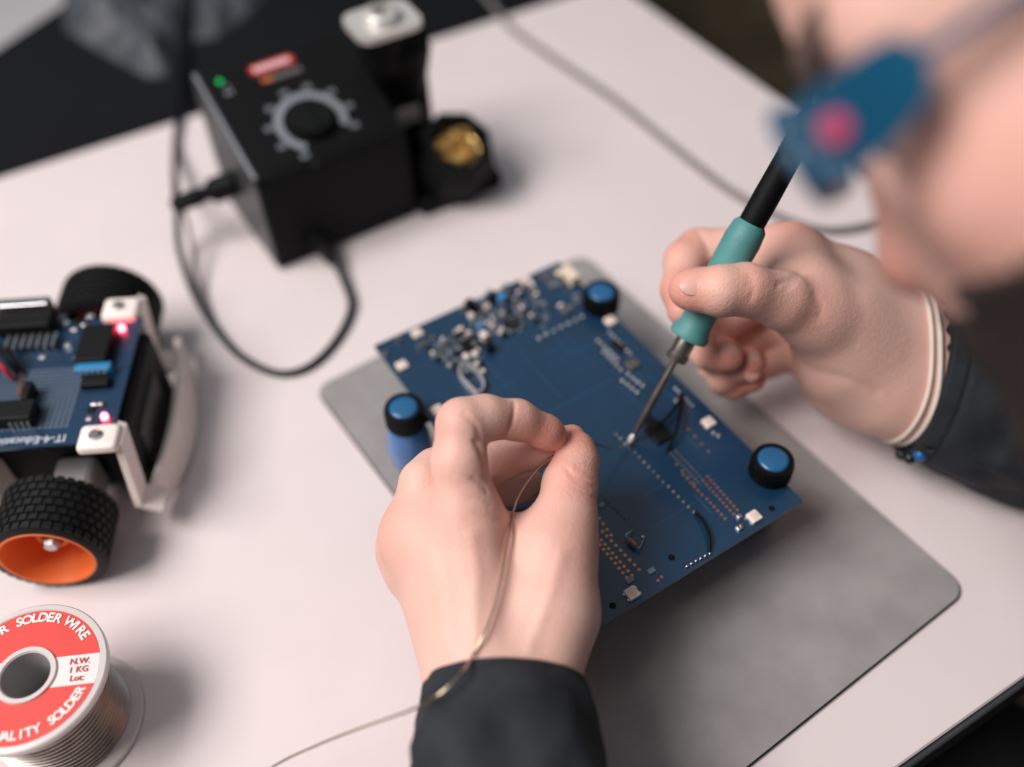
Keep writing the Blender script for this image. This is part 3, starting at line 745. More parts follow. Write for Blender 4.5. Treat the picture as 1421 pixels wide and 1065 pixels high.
b_.add(vv, ff).build('metal_loop', mat('satin_metal', (214, 210, 210), .45, .5, var=.03), brd, True)
# resistor bridged on its leads
r0, r1 = bl(876, 741), bl(892, 746); r2 = bl(871, 752); r3 = bl(885, 762)
M_res = mat('resistor_body', (176, 122, 90), .5, var=.2, vscale=900)
pa, pb = Vector((r2.x, r2.y, BZ + .0026)), Vector((r3.x - .0005, r3.y, BZ + .0026))
rs = MB().lathe([(.0004, 0), (.0011, .0004), (.0011, .0014), (.0009, .0018), (.0009, .0034), (.0011, .0038), (.0011, .0048), (.0004, .0052)], pa, pb - pa, 14).build('resistor', M_res, brd, True)
e = (pb - pa).normalized()
MB().tube([pa + e * .0001, pa - e * .0016 + Vector((.0006, .0004, -.0002)), Vector((r0.x, r0.y, BZ + .002)), Vector((r0.x + .001, r0.y, BZ))], .00032, 6).build('resistor_lead', M_tin, rs, True)
MB().tube([pa + e * .0051, pa + e * .0068, Vector((r1.x - .0003, r1.y - .0012, BZ + .0018)), Vector((r1.x, r1.y, BZ + .0002))], .00032, 6).build('resistor_lead', M_tin, rs, True)
MB().lathe([(.0012, 0), (.001, .0008), (.0003, .0013)], (r1.x, r1.y, BZ), n=12).build('solder_joint', M_tin, brd, True)
# black jumper wires
for pts in ([(964, 713, .001), (975, 728, .0025), (983, 750, .003), (984, 769, .0006)], [(946, 548, .001), (943, 580, .004), (936, 610, .005), (925, 627, .001)], [(905, 600, .001), (922, 590, .004), (938, 570, .004), (947, 548, .001)]):
    MB().tube([bl(px, py) + Vector((0, 0, h)) for px, py, h in pts], .0008, 8).build('jumper_wire', M_bpd, brd, True)
# mounting holes
for px, py in ((932, 774), (850, 841), (1071, 706)):
    c = bl(px, py); MB().lathe([(.0016, .00005), (.0015, .0001), (.0002, .0001)], (c.x, c.y, BZ), n=16, cap=False).build('mounting_hole', M_bpd, pcb)
# raised copper traces
tr = MB(); random.seed(5)
for k in range(26):
    x = random.uniform(-BW / 2 + .01, BW / 2 - .01); y = random.uniform(-BL / 2 + .01, BL * .22)
    w = random.uniform(.0003, .0006)
    L = random.uniform(.012, .05)
    if k % 3: tr.box((x, min(y + L / 2, BL * .3), BZ + .00003), (w, L, .0001))
    else: tr.box((max(-BW / 2 + .03, min(BW / 2 - .03, x)), y, BZ + .00003), (min(L, .04), w, .0001))
t_ = tr.build('copper_traces', M_trace, pcb); t_['kind'] = 'stuff'

# ------------------------------------------------------------------ soldering iron
itip = Vector(dep(873, 615, .4735)); iend = Vector(dep(1042, 312, .430))
idir = (iend - itip).normalized(); ILEN = (iend - itip).length
iron = thing('soldering_iron', 'soldering iron with teal grip and black handle held in the hand', 'soldering iron', tuple(itip))
tcol = .515 * ILEN                    # where the metal collar ends and the grip begins
M_teal = mat('teal_rubber', (82, 144, 144), .55, var=.05, vscale=120, bump=.15, bscale=900)
M_steel = mat('iron_steel', (150, 140, 132), .35, .9, var=.15, vscale=150)
M_tipm = mat('tinned_tip', (238, 232, 228), .25, .4, var=.03)
def ilathe(name, prof, m, n=28, ang=50): return MB().lathe(prof, (0, 0, 0), idir, n).build(name, m, iron, True, ang)
ilathe('iron_tip', [(.0008, 0), (.0015, .0012), (.0017, .003), (.0010, .0050)], M_tipm, 14)
ilathe('tip_shank', [(.0009, .004), (.0016, .012), (.0021, .026), (.0018, .036), (.0015, tcol - .010)], M_steel, 18)
ilathe('collar_nut', [(.0015, tcol - .0135), (.0052, tcol - .013), (.0054, tcol - .010), (.0047, tcol - .009), (.0047, tcol - .001), (.0040, tcol + .001)], mat('collar_metal', (128, 122, 118), .38, .85, var=.1), 12, 30)
ilathe('grip', [(.0045, tcol - .001), (.0092, tcol - .0005), (.0096, tcol + .001), (.0088, tcol + .003), (.0076, tcol + .006), (.0074, tcol + .014), (.0078, tcol + .022), (.0084, ILEN - .016), (.0086, ILEN - .008), (.0078, ILEN - .001), (.0062, ILEN + .001)], M_teal, 32)
ilathe('handle', [(.0060, ILEN), (.0060, ILEN + .014), (.0057, ILEN + .030), (.0055, ILEN + .050), (.0036, ILEN + .056)], M_bp, 24)
hend = itip + idir * (ILEN + .053)
rib = MB()
for k in range(6): rib.lathe([(.0056, 0), (.0061, .0006), (.0056, .0012)], idir * (ILEN + .034 + k * .0022), idir, 20, cap=False)
rib.build('handle_ribs', M_bpd, iron, True)
cpts = [hend, hend + idir * .012, hend + idir * .03 + Vector((.012, -.004, .004)), hend + Vector((.065, -.02, .01)), hend + Vector((.11, -.005, -.05)), at(1330, 190, .05), at(1290, 262, .015), at(1240, 300, .0050), at(1222, 309, .0032), at(1150, 320, .0030), at(1080, 300, .0030), at(1010, 262, .0030), at(930, 200, .0030), at(850, 136, .0030), at(770, 82, .0030), at(712, 40, .0032), at(680, 2, .0035), at(668, -14, .0036), at(640, -60, .0045), at(600, -120, -.0085)]
cpts = [Vector(p) - itip for p in cpts]
MB().tube(cpts, .0026, 10, per=8).build('iron_cord', M_gcord, iron, True, 180)
# ------------------------------------------------------------------ person: one continuous body grown from rounded cones
class SDF:
    def __init__(s, lo, hi, h):
        s.h = h; s.lo = np.array(lo, float); s.n = np.ceil((np.array(hi) - s.lo) / h).astype(int) + 1
        s.F = np.full(s.n, .05, np.float32)
    def sub(s, a, b, r):
        lo = np.maximum(np.floor((np.minimum(a, b) - r - s.lo) / s.h).astype(int), 0)
        hi = np.minimum(np.ceil((np.maximum(a, b) + r - s.lo) / s.h).astype(int) + 1, s.n)
        if (hi <= lo).any(): return None
        sl = tuple(slice(l, h) for l, h in zip(lo, hi))
        ax = [(s.lo[i] + s.h * np.arange(lo[i], hi[i])).astype(np.float32) for i in range(3)]
        return sl, ax
    def cone(s, F, a, ra, b, rb, k, sub=False):
        a, b = np.asarray(a, float), np.asarray(b, float); R = max(ra, rb) + .022
        q = s.sub(a, b, R)
        if q is None: return
        sl, (x, y, z) = q
        X, Y, Z = x[:, None, None] - a[0], y[None, :, None] - a[1], z[None, None, :] - a[2]
        d = b - a; dd = float(d @ d) + 1e-12
        t = np.clip((X * d[0] + Y * d[1] + Z * d[2]) / dd, 0, 1)
        D = np.sqrt((X - t * d[0]) ** 2 + (Y - t * d[1]) ** 2 + (Z - t * d[2]) ** 2) - (ra + (rb - ra) * t)
        s.merge(F, sl, D, k, sub)
    def ell(s, F, c, axes, k, sub=False):
        """ellipsoid: axes = 3 vectors (with lengths)"""
        c = np.asarray(c, float); A = np.array(axes, float); ln = np.linalg.norm(A, axis=1); U = A / ln[:, None]
        q = s.sub(c, c, ln.max() + .022)
        if q is None: return
        sl, (x, y, z) = q
        X, Y, Z = x[:, None, None] - c[0], y[None, :, None] - c[1], z[None, None, :] - c[2]
        p = [(X * U[i][0] + Y * U[i][1] + Z * U[i][2]) for i in range(3)]
        k0 = np.sqrt(sum((p[i] / ln[i]) ** 2 for i in range(3))) + 1e-9
        k1 = np.sqrt(sum((p[i] / ln[i] ** 2) ** 2 for i in range(3))) + 1e-9
        s.merge(F, sl, k0 * (k0 - 1) / k1, k, sub)
    @staticmethod
    def merge(F, sl, D, k, sub):
        a = F[sl]
        if sub:
            h = np.maximum(k - np.abs(a + D), 0) / k if k else 0
            F[sl] = np.maximum(a, -D) + (h * h * k * .25 if k else 0)
        else:
            h = np.maximum(k - np.abs(a - D), 0) / k if k else 0
            F[sl] = np.minimum(a, D) - (h * h * k * .25 if k else 0)
    def new(s): return np.full(s.n, .05, np.float32)
    def join(s, F, G, k):
        h = np.maximum(k - np.abs(F - G), 0) / k; return np.minimum(F, G) - h * h * k * .25
    def mesh(s, F):
        ins = F < 0; c = np.zeros(tuple(np.array(F.shape) - 1), np.int8)
        n = F.shape
        for i in (0, 1):
            for j in (0, 1):
                for k in (0, 1): c += ins[i:n[0] - 1 + i, j:n[1] - 1 + j, k:n[2] - 1 + k]
        I = np.argwhere((c > 0) & (c < 8)); idx = np.full(c.shape, -1, np.int64); idx[tuple(I.T)] = np.arange(len(I))
        acc = np.zeros((len(I), 3)); cnt = np.zeros(len(I))
        cor = [(i, j, k) for i in (0, 1) for j in (0, 1) for k in (0, 1)]
        vals = {q: F[I[:, 0] + q[0], I[:, 1] + q[1], I[:, 2] + q[2]].astype(float) for q in cor}
        for p in cor:
            for ax in range(3):
                if p[ax]: continue
                q = list(p); q[ax] = 1; q = tuple(q)
                va, vb = vals[p], vals[q]; m = (va < 0) != (vb < 0)
                t = np.where(m, va / np.where(m, va - vb, 1), 0)
                pt = np.array(p)[None, :] + t[:, None] * (np.array(q) - np.array(p))[None, :]
                acc += pt * m[:, None]; cnt += m
        V = s.lo + s.h * (I + acc / cnt[:, None])
        Q = []
        for ax in range(3):
            o = [a for a in range(3) if a != ax]
            sl0 = [slice(None)] * 3; sl1 = [slice(None)] * 3; sl0[ax] = slice(0, -1); sl1[ax] = slice(1, None)
            m = ins[tuple(sl0)] != ins[tuple(sl1)]
            E = np.argwhere(m); E = E[(E[:, o[0]] > 0) & (E[:, o[1]] > 0) & (E[:, o[0]] < n[o[0]] - 1) & (E[:, o[1]] < n[o[1]] - 1)]
            def cell(da, db):
                e = E.copy(); e[:, o[0]] += da; e[:, o[1]] += db; return idx[e[:, 0], e[:, 1], e[:, 2]]
            q = np.stack([cell(-1, -1), cell(0, -1), cell(0, 0), cell(-1, 0)], 1)
            s0 = ins[E[:, 0], E[:, 1], E[:, 2]]
            if ax == 1: s0 = ~s0
            q[~s0] = q[~s0][:, ::-1]; Q.append(q)
        return V, np.concatenate(Q)
def vnormals(V, Q):
    N = np.zeros_like(V); a, b, c, d = [V[Q[:, i]] for i in range(4)]
    fn = np.cross(c - a, d - b)
    for i in range(4): np.add.at(N, Q[:, i], fn)
    return N / (np.linalg.norm(N, axis=1)[:, None] + 1e-12)
def smooth_mesh(V, Q, it=2, lam=.5):
    for _ in range(it):
        S = np.zeros_like(V); C = np.zeros(len(V))
        for i in range(4):
            np.add.at(S, Q[:, i], V[Q[:, (i + 1) % 4]]); np.add.at(C, Q[:, i], 1)
            np.add.at(S, Q[:, i], V[Q[:, (i - 1) % 4]]); np.add.at(C, Q[:, i], 1)
        V = V + lam * (S / C[:, None] - V)
    return V
def PJ(L): return [np.append(dep(p[0], p[1], p[2]), p[3]) for p in L]
def hand(spec, h=.0012):
    """spec: palm cones, fingers (chains) as (px, py, depth, radius)"""
    pts = [PJ(c) for c in spec['palm']] + [PJ(c) for c in spec['fingers']]
    allp = np.concatenate(pts); lo = (allp[:, :3] - allp[:, 3:]).min(0) - .006; hi = (allp[:, :3] + allp[:, 3:]).max(0) + .006
    S = SDF(lo, hi, h); P = S.F; n = len(spec['palm'])
    for c in pts[:n]:
        for a, b in zip(c[:-1], c[1:]): S.cone(P, a[:3], a[3], b[:3], b[3], spec.get('kp', .010))
    FT = S.new()
    for c in pts[n:]:
        G = S.new()
        for a, b in zip(c[:-1], c[1:]): S.cone(G, a[:3], a[3], b[:3], b[3], .0035)
        FT = S.join(FT, G, .0012)
    F = S.join(P, FT, spec.get('kf', .008))
    for c in spec.get('carve', []):
        c = PJ(c)
        for a, b in zip(c[:-1], c[1:]): S.cone(F, a[:3], a[3], b[:3], b[3], .006, True)
    V, Q = S.mesh(F)
    V = smooth_mesh(V, Q, 2)
    red = np.zeros(len(V))
    for px, py, d, r, amt in spec.get('red', []):
        red = np.maximum(red, amt * np.exp(-(np.linalg.norm(V - dep(px, py, d), axis=1) / r) ** 2))
    # skin creases and folds pressed into the surface
    N = vnormals(V, Q); pr = proj(V); view = CAMPOS - V; view /= np.linalg.norm(view, axis=1)[:, None]
    face = np.clip((N * view).sum(1) * 3, 0, 1)
    for line, w, dp in spec.get('creases', []):
        D = np.full(len(V), 1e9); line = np.array(line, float)
        for a, b in zip(line[:-1], line[1:]):
            ab = b - a; t = np.clip(((pr[:, :2] - a) @ ab) / (ab @ ab + 1e-9), 0, 1)
            D = np.minimum(D, np.linalg.norm(pr[:, :2] - a - t[:, None] * ab, axis=1))
        near = pr[:, 2] < np.median(pr[D < 12, 2]) + .012 if (D < 12).any() else np.ones(len(V), bool)
        am = dp * np.exp(-(D / w) ** 2) * face * near
        V = V - N * am[:, None]
    return V, Q, red

LEFT = dict(
    palm=[
        [(662, 930, .380, .0180), (612, 760, .392, .0150)],          # metacarpals
        [(672, 930, .376, .0190), (648, 722, .388, .0135)],
        [(657, 940, .385, .0172), (590, 758, .402, .0150), (576, 742, .404, .0140)],
        [(660, 940, .392, .0165), (585, 775, .416, .0145), (572, 764, .420, .0130)],
        [(742, 930, .378, .0175), (760, 850, .386, .0190), (770, 765, .392, .0160)],  # thumb metacarpal
        [(700, 930, .382, .0200), (690, 820, .396, .0190), (690, 770, .402, .0130)],
        [(672, 735, .396, .0085), (720, 752, .402, .0075), (768, 762, .396, .0095)],      # web
        [(672, 1100, .354, .0205), (674, 920, .379, .0190)],
        [(726, 1100, .356, .0200), (738, 920, .380, .0160)],
    ],
    fingers=[
        [(648, 722, .388, .0135), (637, 640, .384, .0107), (641, 588, .385, .0099), (672, 580, .390, .0090), (718, 583, .398, .0081), (757, 600, .405, .0070), (764, 604, .407, .0066)],
        [(584, 740, .402, .0140), (590, 672, .406, .0105), (605, 655, .412, .0098), (690, 642, .420, .0086), (745, 624, .421, .0080), (794, 608, .420, .0060)],
        [(572, 760, .418, .0130), (598, 700, .428, .0098), (664, 690, .438, .0086), (735, 672, .440, .0070)],
        [(575, 785, .4155, .0115), (612, 740, .4290, .0085), (650, 728, .4325, .0075), (678, 716, .4365, .0062)],
        [(770, 765, .392, .0160), (784, 720, .398, .0128), (791, 672, .405, .0112), (800, 640, .411, .0092), (801, 622, .414, .0075)],
    ],
    red=[(760, 602, .40, .014, .8), (800, 610, .412, .014, .8), (612, 590, .38, .012, .35), (640, 700, .38, .02, .2), (785, 745, .385, .02, .25), (545, 740, .40, .02, .35), (712, 590, .39, .01, .4), (795, 668, .395, .012, .5)],
    creases=[
        ([(660, 612), (668, 628), (674, 646), (676, 664)], 4, .0010), ([(644, 574), (660, 590), (668, 612)], 3, .0007),
        ([(714, 560), (713, 575), (709, 592), (700, 606)], 2.6, .0008), ([(655, 664), (668, 672), (676, 684)], 2.4, .0006), ([(645, 660), (662, 668)], 2, .0004),
        ([(650, 690), (668, 692), (680, 700)], 2, .0005), ([(660, 712), (690, 722), (712, 716)], 2.4, .0004),
        ([(785, 648), (795, 660), (812, 668), (824, 676)], 2.2, .0005), ([(788, 654), (800, 668), (818, 680)], 2, .0004), ([(800, 648), (815, 656), (824, 664)], 1.8, .0003), ([(796, 676), (812, 686), (824, 690)], 2, .0003),
        ([(660, 900), (662, 800), (655, 745)], 9, -.0006), ([(620, 900), (605, 800), (595, 765)], 9, -.0005), ([(640, 880), (632, 800), (622, 745)], 10, .0004), ([(735, 900), (765, 820), (778, 770)], 10, -.0006), ([(705, 880), (712, 800), (715, 760)], 16, .0006)])
RIGHT = dict(kp=.018,
    palm=[
        [(1262, 472, .488, .0200), (1180, 405, .482, .0165), (1096, 352, .474, .0140)],
        [(1258, 495, .490, .0200), (1180, 440, .490, .0170), (1100, 388, .492, .0140)],
        [(1252, 515, .492, .0190), (1180, 480, .498, .0160), (1110, 425, .506, .0135)],
        [(1240, 535, .490, .0190), (1175, 530, .498, .0160), (1120, 470, .512, .0130)],
        [(1245, 512, .486, .0200), (1190, 475, .473, .0185), (1130, 438, .453, .0150)],       # thumb base
        [(1215, 530, .484, .0190), (1165, 505, .478, .0170)],
        [(1150, 440, .465, .0150), (1110, 390, .462, .0105), (1080, 380, .462, .0080)],    # web
        [(1390, 560, .482, .0220), (1268, 475, .486, .0205)],
        [(1390, 600, .482, .0210), (1238, 540, .486, .0185)],
    ],
    fingers=[
        [(1096, 352, .474, .0140), (1030, 345, .482, .0110), (968, 347, .486, .0105), (950, 362, .480, .0100), (943, 402, .469, .0088), (947, 432, .4615, .0073)],
        [(1100, 388, .492, .0140), (1040, 420, .502, .0108), (984, 462, .500, .0100), (984, 488, .490, .0094), (1000, 492, .478, .0085), (1010, 494, .472, .0080)],
        [(1110, 425, .506, .0130), (1050, 460, .518, .0102), (993, 505, .512, .0096), (1006, 522, .500, .0090), (1034, 506, .484, .0080), (1042, 502, .481, .0076)],
        [(1120, 470, .512, .0120), (1070, 500, .522, .0092), (1006, 528, .515, .0086), (1016, 533, .504, .0080), (1044, 526, .492, .0070)],
        [(1130, 438, .453, .0150), (1085, 418, .4405, .0128), (1035, 402, .4300, .0115), (1000, 404, .4265, .0110), (962, 402, .4300, .0092), (955, 401, .4310, .0085)],
    ],
    red=[(955, 405, .43, .014, .8), (945, 410, .46, .016, .8), (1010, 495, .47, .016, .9), (1042, 505, .48, .016, .9), (1040, 525, .49, .016, .9), (945, 340, .48, .014, .6), (1036, 400, .425, .012, .5), (1095, 330, .47, .016, .5), (1120, 430, .435, .02, .3)],
    creases=[([(1044, 384), (1046, 400), (1042, 415)], 3, .0005), ([(1038, 380), (1038, 398)], 2.5, .0004), ([(968, 320), (978, 334), (984, 350)], 4, .0008),
             ([(1080, 395), (1095, 390), (1112, 378)], 3.5, .0007), ([(1092, 400), (1108, 388)], 3, .0005), ([(1130, 410), (1140, 425), (1138, 440)], 5, .0004), ([(1010, 402), (996, 398)], 3, .0002),
             ([(1105, 500), (1130, 515), (1180, 528), (1215, 545)], 7, .0005), ([(1020, 488), (1024, 504)], 3, .0005)])
Vl, Ql, Rl = hand(LEFT)
Vr, Qr, Rr = hand(RIGHT, .0014)

# head: own frame, F forward, U up, L left
vdir = -ray(1230, 250); vdir /= np.linalg.norm(vdir)
def c2w(x, y, z): return RW2C.T @ np.array([x, y, z])
f0 = c2w(-.86, -.51, 0); f0 -= vdir * (f0 @ vdir); f0 /= np.linalg.norm(f0)
YAWH = math.radians(9)
HF = f0 * math.cos(YAWH) - vdir * math.sin(YAWH); HL = vdir * math.cos(YAWH) + f0 * math.sin(YAWH); HU = np.cross(HF, HL)
if HU @ c2w(-.5, .85, 0) < 0: HU = -HU
hinge = dep(1154, 176, .207)
HO = hinge - HL * .066 - HF * .001
def hp(f, u, l): return HO + HF * f * .001 + HU * u * .001 + HL * l * .001
HS = SDF(HO - .21, HO + .21, .0026); HFd = HS.F
def hc(a, ra, b, rb, k, sub=False): HS.cone(HFd, hp(*a), ra * .001, hp(*b), rb * .001, k * .001, sub)
def he(c, f, u, l, k, sub=False): HS.ell(HFd, hp(*c), [HF * f * .001, HU * u * .001, HL * l * .001], k * .001, sub)
he((-92, 34, 0), 98, 88, 76, 5)
he((-42, -18, 0), 46, 78, 62, 30)
hc((-34, -62, 0), 42, (-26, -86, 0), 30, 30)
for s in (1, -1):
    hc((-10, 14, 8 * s), 13, (-20, 13, 46 * s), 12, 14)
    he((-26, -30, 44 * s), 22, 20, 20, 18)
    hc((-14, -104, 10 * s), 16, (-84, -62, 54 * s), 15, 24)
    hc((-40, -55, 40 * s), 22, (-30, -80, 28 * s), 20, 20)
for s in (1, -1): he((4, -3, 33 * s), 14, 13, 18, 12, True)
for s in (1, -1): he((-12, -4, 32 * s), 13, 12.5, 14, 5)
hc((-4, 6, 0), 8, (9, -36, 0), 9.5, 10)
hc((8, -40, 0), 11, (10, -38, 0), 11, 6)
for s in (1, -1): hc((2, -42, 13 * s), 8, (-2, -42, 14 * s), 8, 6)
he((-12, -66, 0), 20, 18, 28, 14)
hc((2, -62, -16), 4.5, (2, -62, 16), 4.5, 5); hc((4, -63, -6), 5, (4, -63, 6), 5, 4); hc((1, -73, -13), 5.5, (1, -73, 13), 5.5, 4)
he((-10, -102, 0), 18, 16, 22, 14)
for s in (1, -1):
    he((-96, -10, 76 * s), 18, 31, 6, 6); he((-90, -8, 82 * s), 9, 18, 4, 3, True)
neckb = hp(-130, -190, 0)
HS.cone(HFd, hp(-92, -50, 0), .052, neckb, .060, .03)
Vh, Qh = HS.mesh(HFd); Vh = smooth_mesh(Vh, Qh, 2)
hloc = np.stack([(Vh - HO) @ HF, (Vh - HO) @ HU, (Vh - HO) @ HL], 1) * 1000
Rh = np.zeros(len(Vh))
for c, r, am in (((14, -40, 0), 18, .7), ((-26, -32, 50), 26, .45), ((-26, -32, -50), 26, .45), ((4, -66, 0), 14, .9), ((-96, -10, 78), 30, .5), ((-10, 40, 20), 40, .2)):
    Rh = np.maximum(Rh, am * np.exp(-(np.linalg.norm(hloc - np.array(c), axis=1) / r) ** 2))

# limbs and trunk under the clothes (coarser)
Lsh = np.array([.075, -.135, .185]); Rsh = np.array([.430, -.160, .185]); Lel = np.array([-.075, -.075, .045]); Rel = np.array([.475, -.025, .056])
Lwr = dep(700, 1010, .366); Rwr = dep(1330, 570, .480)
pel = np.array([.27, -.43, -.24])
Bd = SDF((-.2, -.62, -.76), (.66, .45, .42), .009)
BF = Bd.F
def bcn(a, ra, b, rb, k=.03): Bd.cone(BF, a, ra, b, rb, k)
mid = (Lsh + Rsh) / 2
bcn(neckb + (0, .0, -.0), .055, mid + (0, -.02, -.02), .075); bcn(Lsh, .050, Rsh, .050); bcn(mid + (0, -.03, -.06), .115, pel + (0, .02, .08), .125); bcn(pel + (-.09, 0, 0), .09, pel + (.09, 0, 0), .09)
bcn(Lsh, .050, Lel, .038); bcn(Lel, .036, Lwr, .020); bcn(Rsh, .050, Rel, .034); bcn(Rel, .034, Rwr, .018)
knees = [np.array([.15, .02, -.23]), np.array([.33, .02, -.23])]; feet = [np.array([.15, -.02, -.66]), np.array([.33, -.02, -.66])]
for i, sx in enumerate((-.09, .09)):
    bcn(pel + (sx, 0, 0), .085, knees[i], .06); bcn(knees[i], .058, feet[i], .042); bcn(feet[i] + (0, -.03, -.04), .035, feet[i] + (0, .14, -.045), .030)
Vb, Qb = Bd.mesh(BF); Vb = smooth_mesh(Vb, Qb, 2)

def skin_mat():
    m = bpy.data.materials.new('skin'); m.use_nodes = True; nt = m.node_tree; b = nt.nodes['Principled BSDF']
    tc_ = nt.nodes.new('ShaderNodeTexCoord'); at_ = nt.nodes.new('ShaderNodeAttribute'); at_.attribute_name = 'redness'
    n1 = nt.nodes.new('ShaderNodeTexNoise'); n1.inputs['Scale'].default_value = 55; n1.inputs['Detail'].default_value = 4
    nt.links.new(tc_.outputs['Object'], n1.inputs['Vector'])
    m1 = nt.nodes.new('ShaderNodeMix'); m1.data_type = 'RGBA'; m1.inputs['A'].default_value = lin((238, 196, 181)); m1.inputs['B'].default_value = lin((228, 181, 167))
    nt.links.new(n1.outputs[0], m1.inputs['Factor'])
    m2 = nt.nodes.new('ShaderNodeMix'); m2.data_type = 'RGBA'; m2.inputs['B'].default_value = lin((216, 134, 118))
    nt.links.new(at_.outputs['Fac'], m2.inputs['Factor']); nt.links.new(m1.outputs['Result'], m2.inputs['A'])
    nt.links.new(m2.outputs['Result'], b.inputs['Base Color'])
    b.inputs['Roughness'].default_value = .48; b.inputs['Specular IOR Level'].default_value = .35
    b.inputs['Subsurface Weight'].default_value = .16; b.inputs['Subsurface Radius'].default_value = (1, .4, .25); b.inputs['Subsurface Scale'].default_value = .0035
    v = nt.nodes.new('ShaderNodeTexVoronoi'); v.inputs['Scale'].default_value = 900; nt.links.new(tc_.outputs['Object'], v.inputs['Vector'])
    n2 = nt.nodes.new('ShaderNodeTexNoise'); n2.inputs['Scale'].default_value = 420; n2.inputs['Detail'].default_value = 5; nt.links.new(tc_.outputs['Object'], n2.inputs['Vector'])
    ad = nt.nodes.new('ShaderNodeMath'); ad.operation = 'ADD'; nt.links.new(v.outputs['Distance'], ad.inputs[0]); nt.links.new(n2.outputs[0], ad.inputs[1])
    bp = nt.nodes.new('ShaderNodeBump'); bp.inputs['Strength'].default_value = .22; bp.inputs['Distance'].default_value = .0006
    nt.links.new(ad.outputs[0], bp.inputs['Height']); nt.links.new(bp.outputs[0], b.inputs['Normal'])
    return m
M_skin = skin_mat()
parts_ = [(Vl, Ql, Rl), (Vr, Qr, Rr), (Vh, Qh, Rh), (Vb, Qb, np.zeros(len(Vb)))]
Vs, Qs, Rs = [], [], []; off_ = 0
for V, Q, R in parts_: Vs.append(V); Qs.append(Q + off_); Rs.append(R); off_ += len(V)
Vs = np.concatenate(Vs); Qs = np.concatenate(Qs); Rs = np.concatenate(Rs)
def np_mesh(name, V, Q):
    me = bpy.data.meshes.new(name); me.vertices.add(len(V)); me.vertices.foreach_set('co', V.astype(np.float32).ravel())
    me.loops.add(Q.size); me.loops.foreach_set('vertex_index', Q.astype(np.int32).ravel())
    me.polygons.add(len(Q)); me.polygons.foreach_set('loop_start', np.arange(0, Q.size, Q.shape[1], dtype=np.int32)); me.polygons.foreach_set('loop_total', np.full(len(Q), Q.shape[1], np.int32))
    me.polygons.foreach_set('use_smooth', np.ones(len(Q), bool)); me.update(calc_edges=True); me.validate(); return me
me = np_mesh('person', Vs, Qs); me.materials.append(M_skin)
at_ = me.attributes.new('redness', 'FLOAT', 'POINT'); at_.data.foreach_set('value', Rs.astype(np.float32))
person = link('person', me)
tag(person, 'person in dark jacket and blue glasses leaning over the board with both hands soldering', 'person')

# beard and hair grown as shells over the head surface
Nh = vnormals(Vh, Qh)
def shell(name, keep, thick, m, jit=.0):
    kv = keep; q = Qh[kv[Qh].all(1)]
    u = np.unique(q); mp = np.full(len(Vh), -1); mp[u] = np.arange(len(u))
    rng = np.random.default_rng(4); V0 = Vh[u] - Nh[u] * .002; V1 = Vh[u] + Nh[u] * (thick[u] + rng.uniform(-jit, jit, len(u)))[:, None]
    qq = mp[q]; n = len(u)
    ed = {}
    for f in qq:
        for i in range(4):
            e = (f[i], f[(i + 1) % 4]); ed[e] = 1
    side = [(a, b, b + n, a + n) for (a, b) in ed if (b, a) not in ed]
    allq = np.concatenate([qq[:, ::-1], qq + n] + ([np.array(side)] if side else []))
    me = np_mesh(name, np.concatenate([V0, V1]), allq); me.materials.append(m); return link(name, me, person)
f_, u_, l_ = hloc.T
beardw = (u_ < -43 - .12 * (f_ + 20)) & ~((np.abs(l_) < 20) & (u_ > -53)) & (u_ > -135) & (f_ > -88) & ~((np.abs(l_) < 17) & (u_ > -80) & (u_ < -58) & (f_ > -8)) & ~((f_ > 2) & (u_ > -54))
side_ = (np.abs(l_) > 48) & (f_ < -58) & (f_ > -86) & (u_ < 22) & (u_ > -70)
M_hair = mat('dark_hair', (48, 40, 38), .6, var=.3, vscale=300, bump=.8, bscale=500)
M_beard = mat('dark_beard', (44, 36, 34), .65, var=.3, vscale=400, bump=.8, bscale=700)
shell('beard', beardw | side_, np.full(len(Vh), .0018), M_beard, .0006)
hairm = (u_ > 62 - .55 * (f_ + 20) * 0) & (f_ < 5) | ((f_ < -100) & (u_ > -45)) | ((f_ < -58) & (u_ > 2) & (np.abs(l_) > 40))
shell('hair', hairm & (u_ > -50), np.full(len(Vh), .009), M_hair, .0012)
eb = (np.abs(u_ - 18 - .08 * np.abs(l_)) < 6.5) & (np.abs(l_) > 10) & (np.abs(l_) < 50) & (f_ > -32)
shell('eyebrows', eb, np.full(len(Vh), .0012), mat('brown_brow', (96, 76, 66), .7, var=.2, vscale=300), .0005)
for s in (1, -1):
    MB().lathe([(.0115 * math.sin(a), -.0115 * math.cos(a)) for a in [math.pi * k / 10 for k in range(1, 10)]], hp(-9.5, -5, 32 * s), HF, 20).build('eyeball', mat('eye_white', (226, 214, 208), .2, var=.02), person, True, 180)
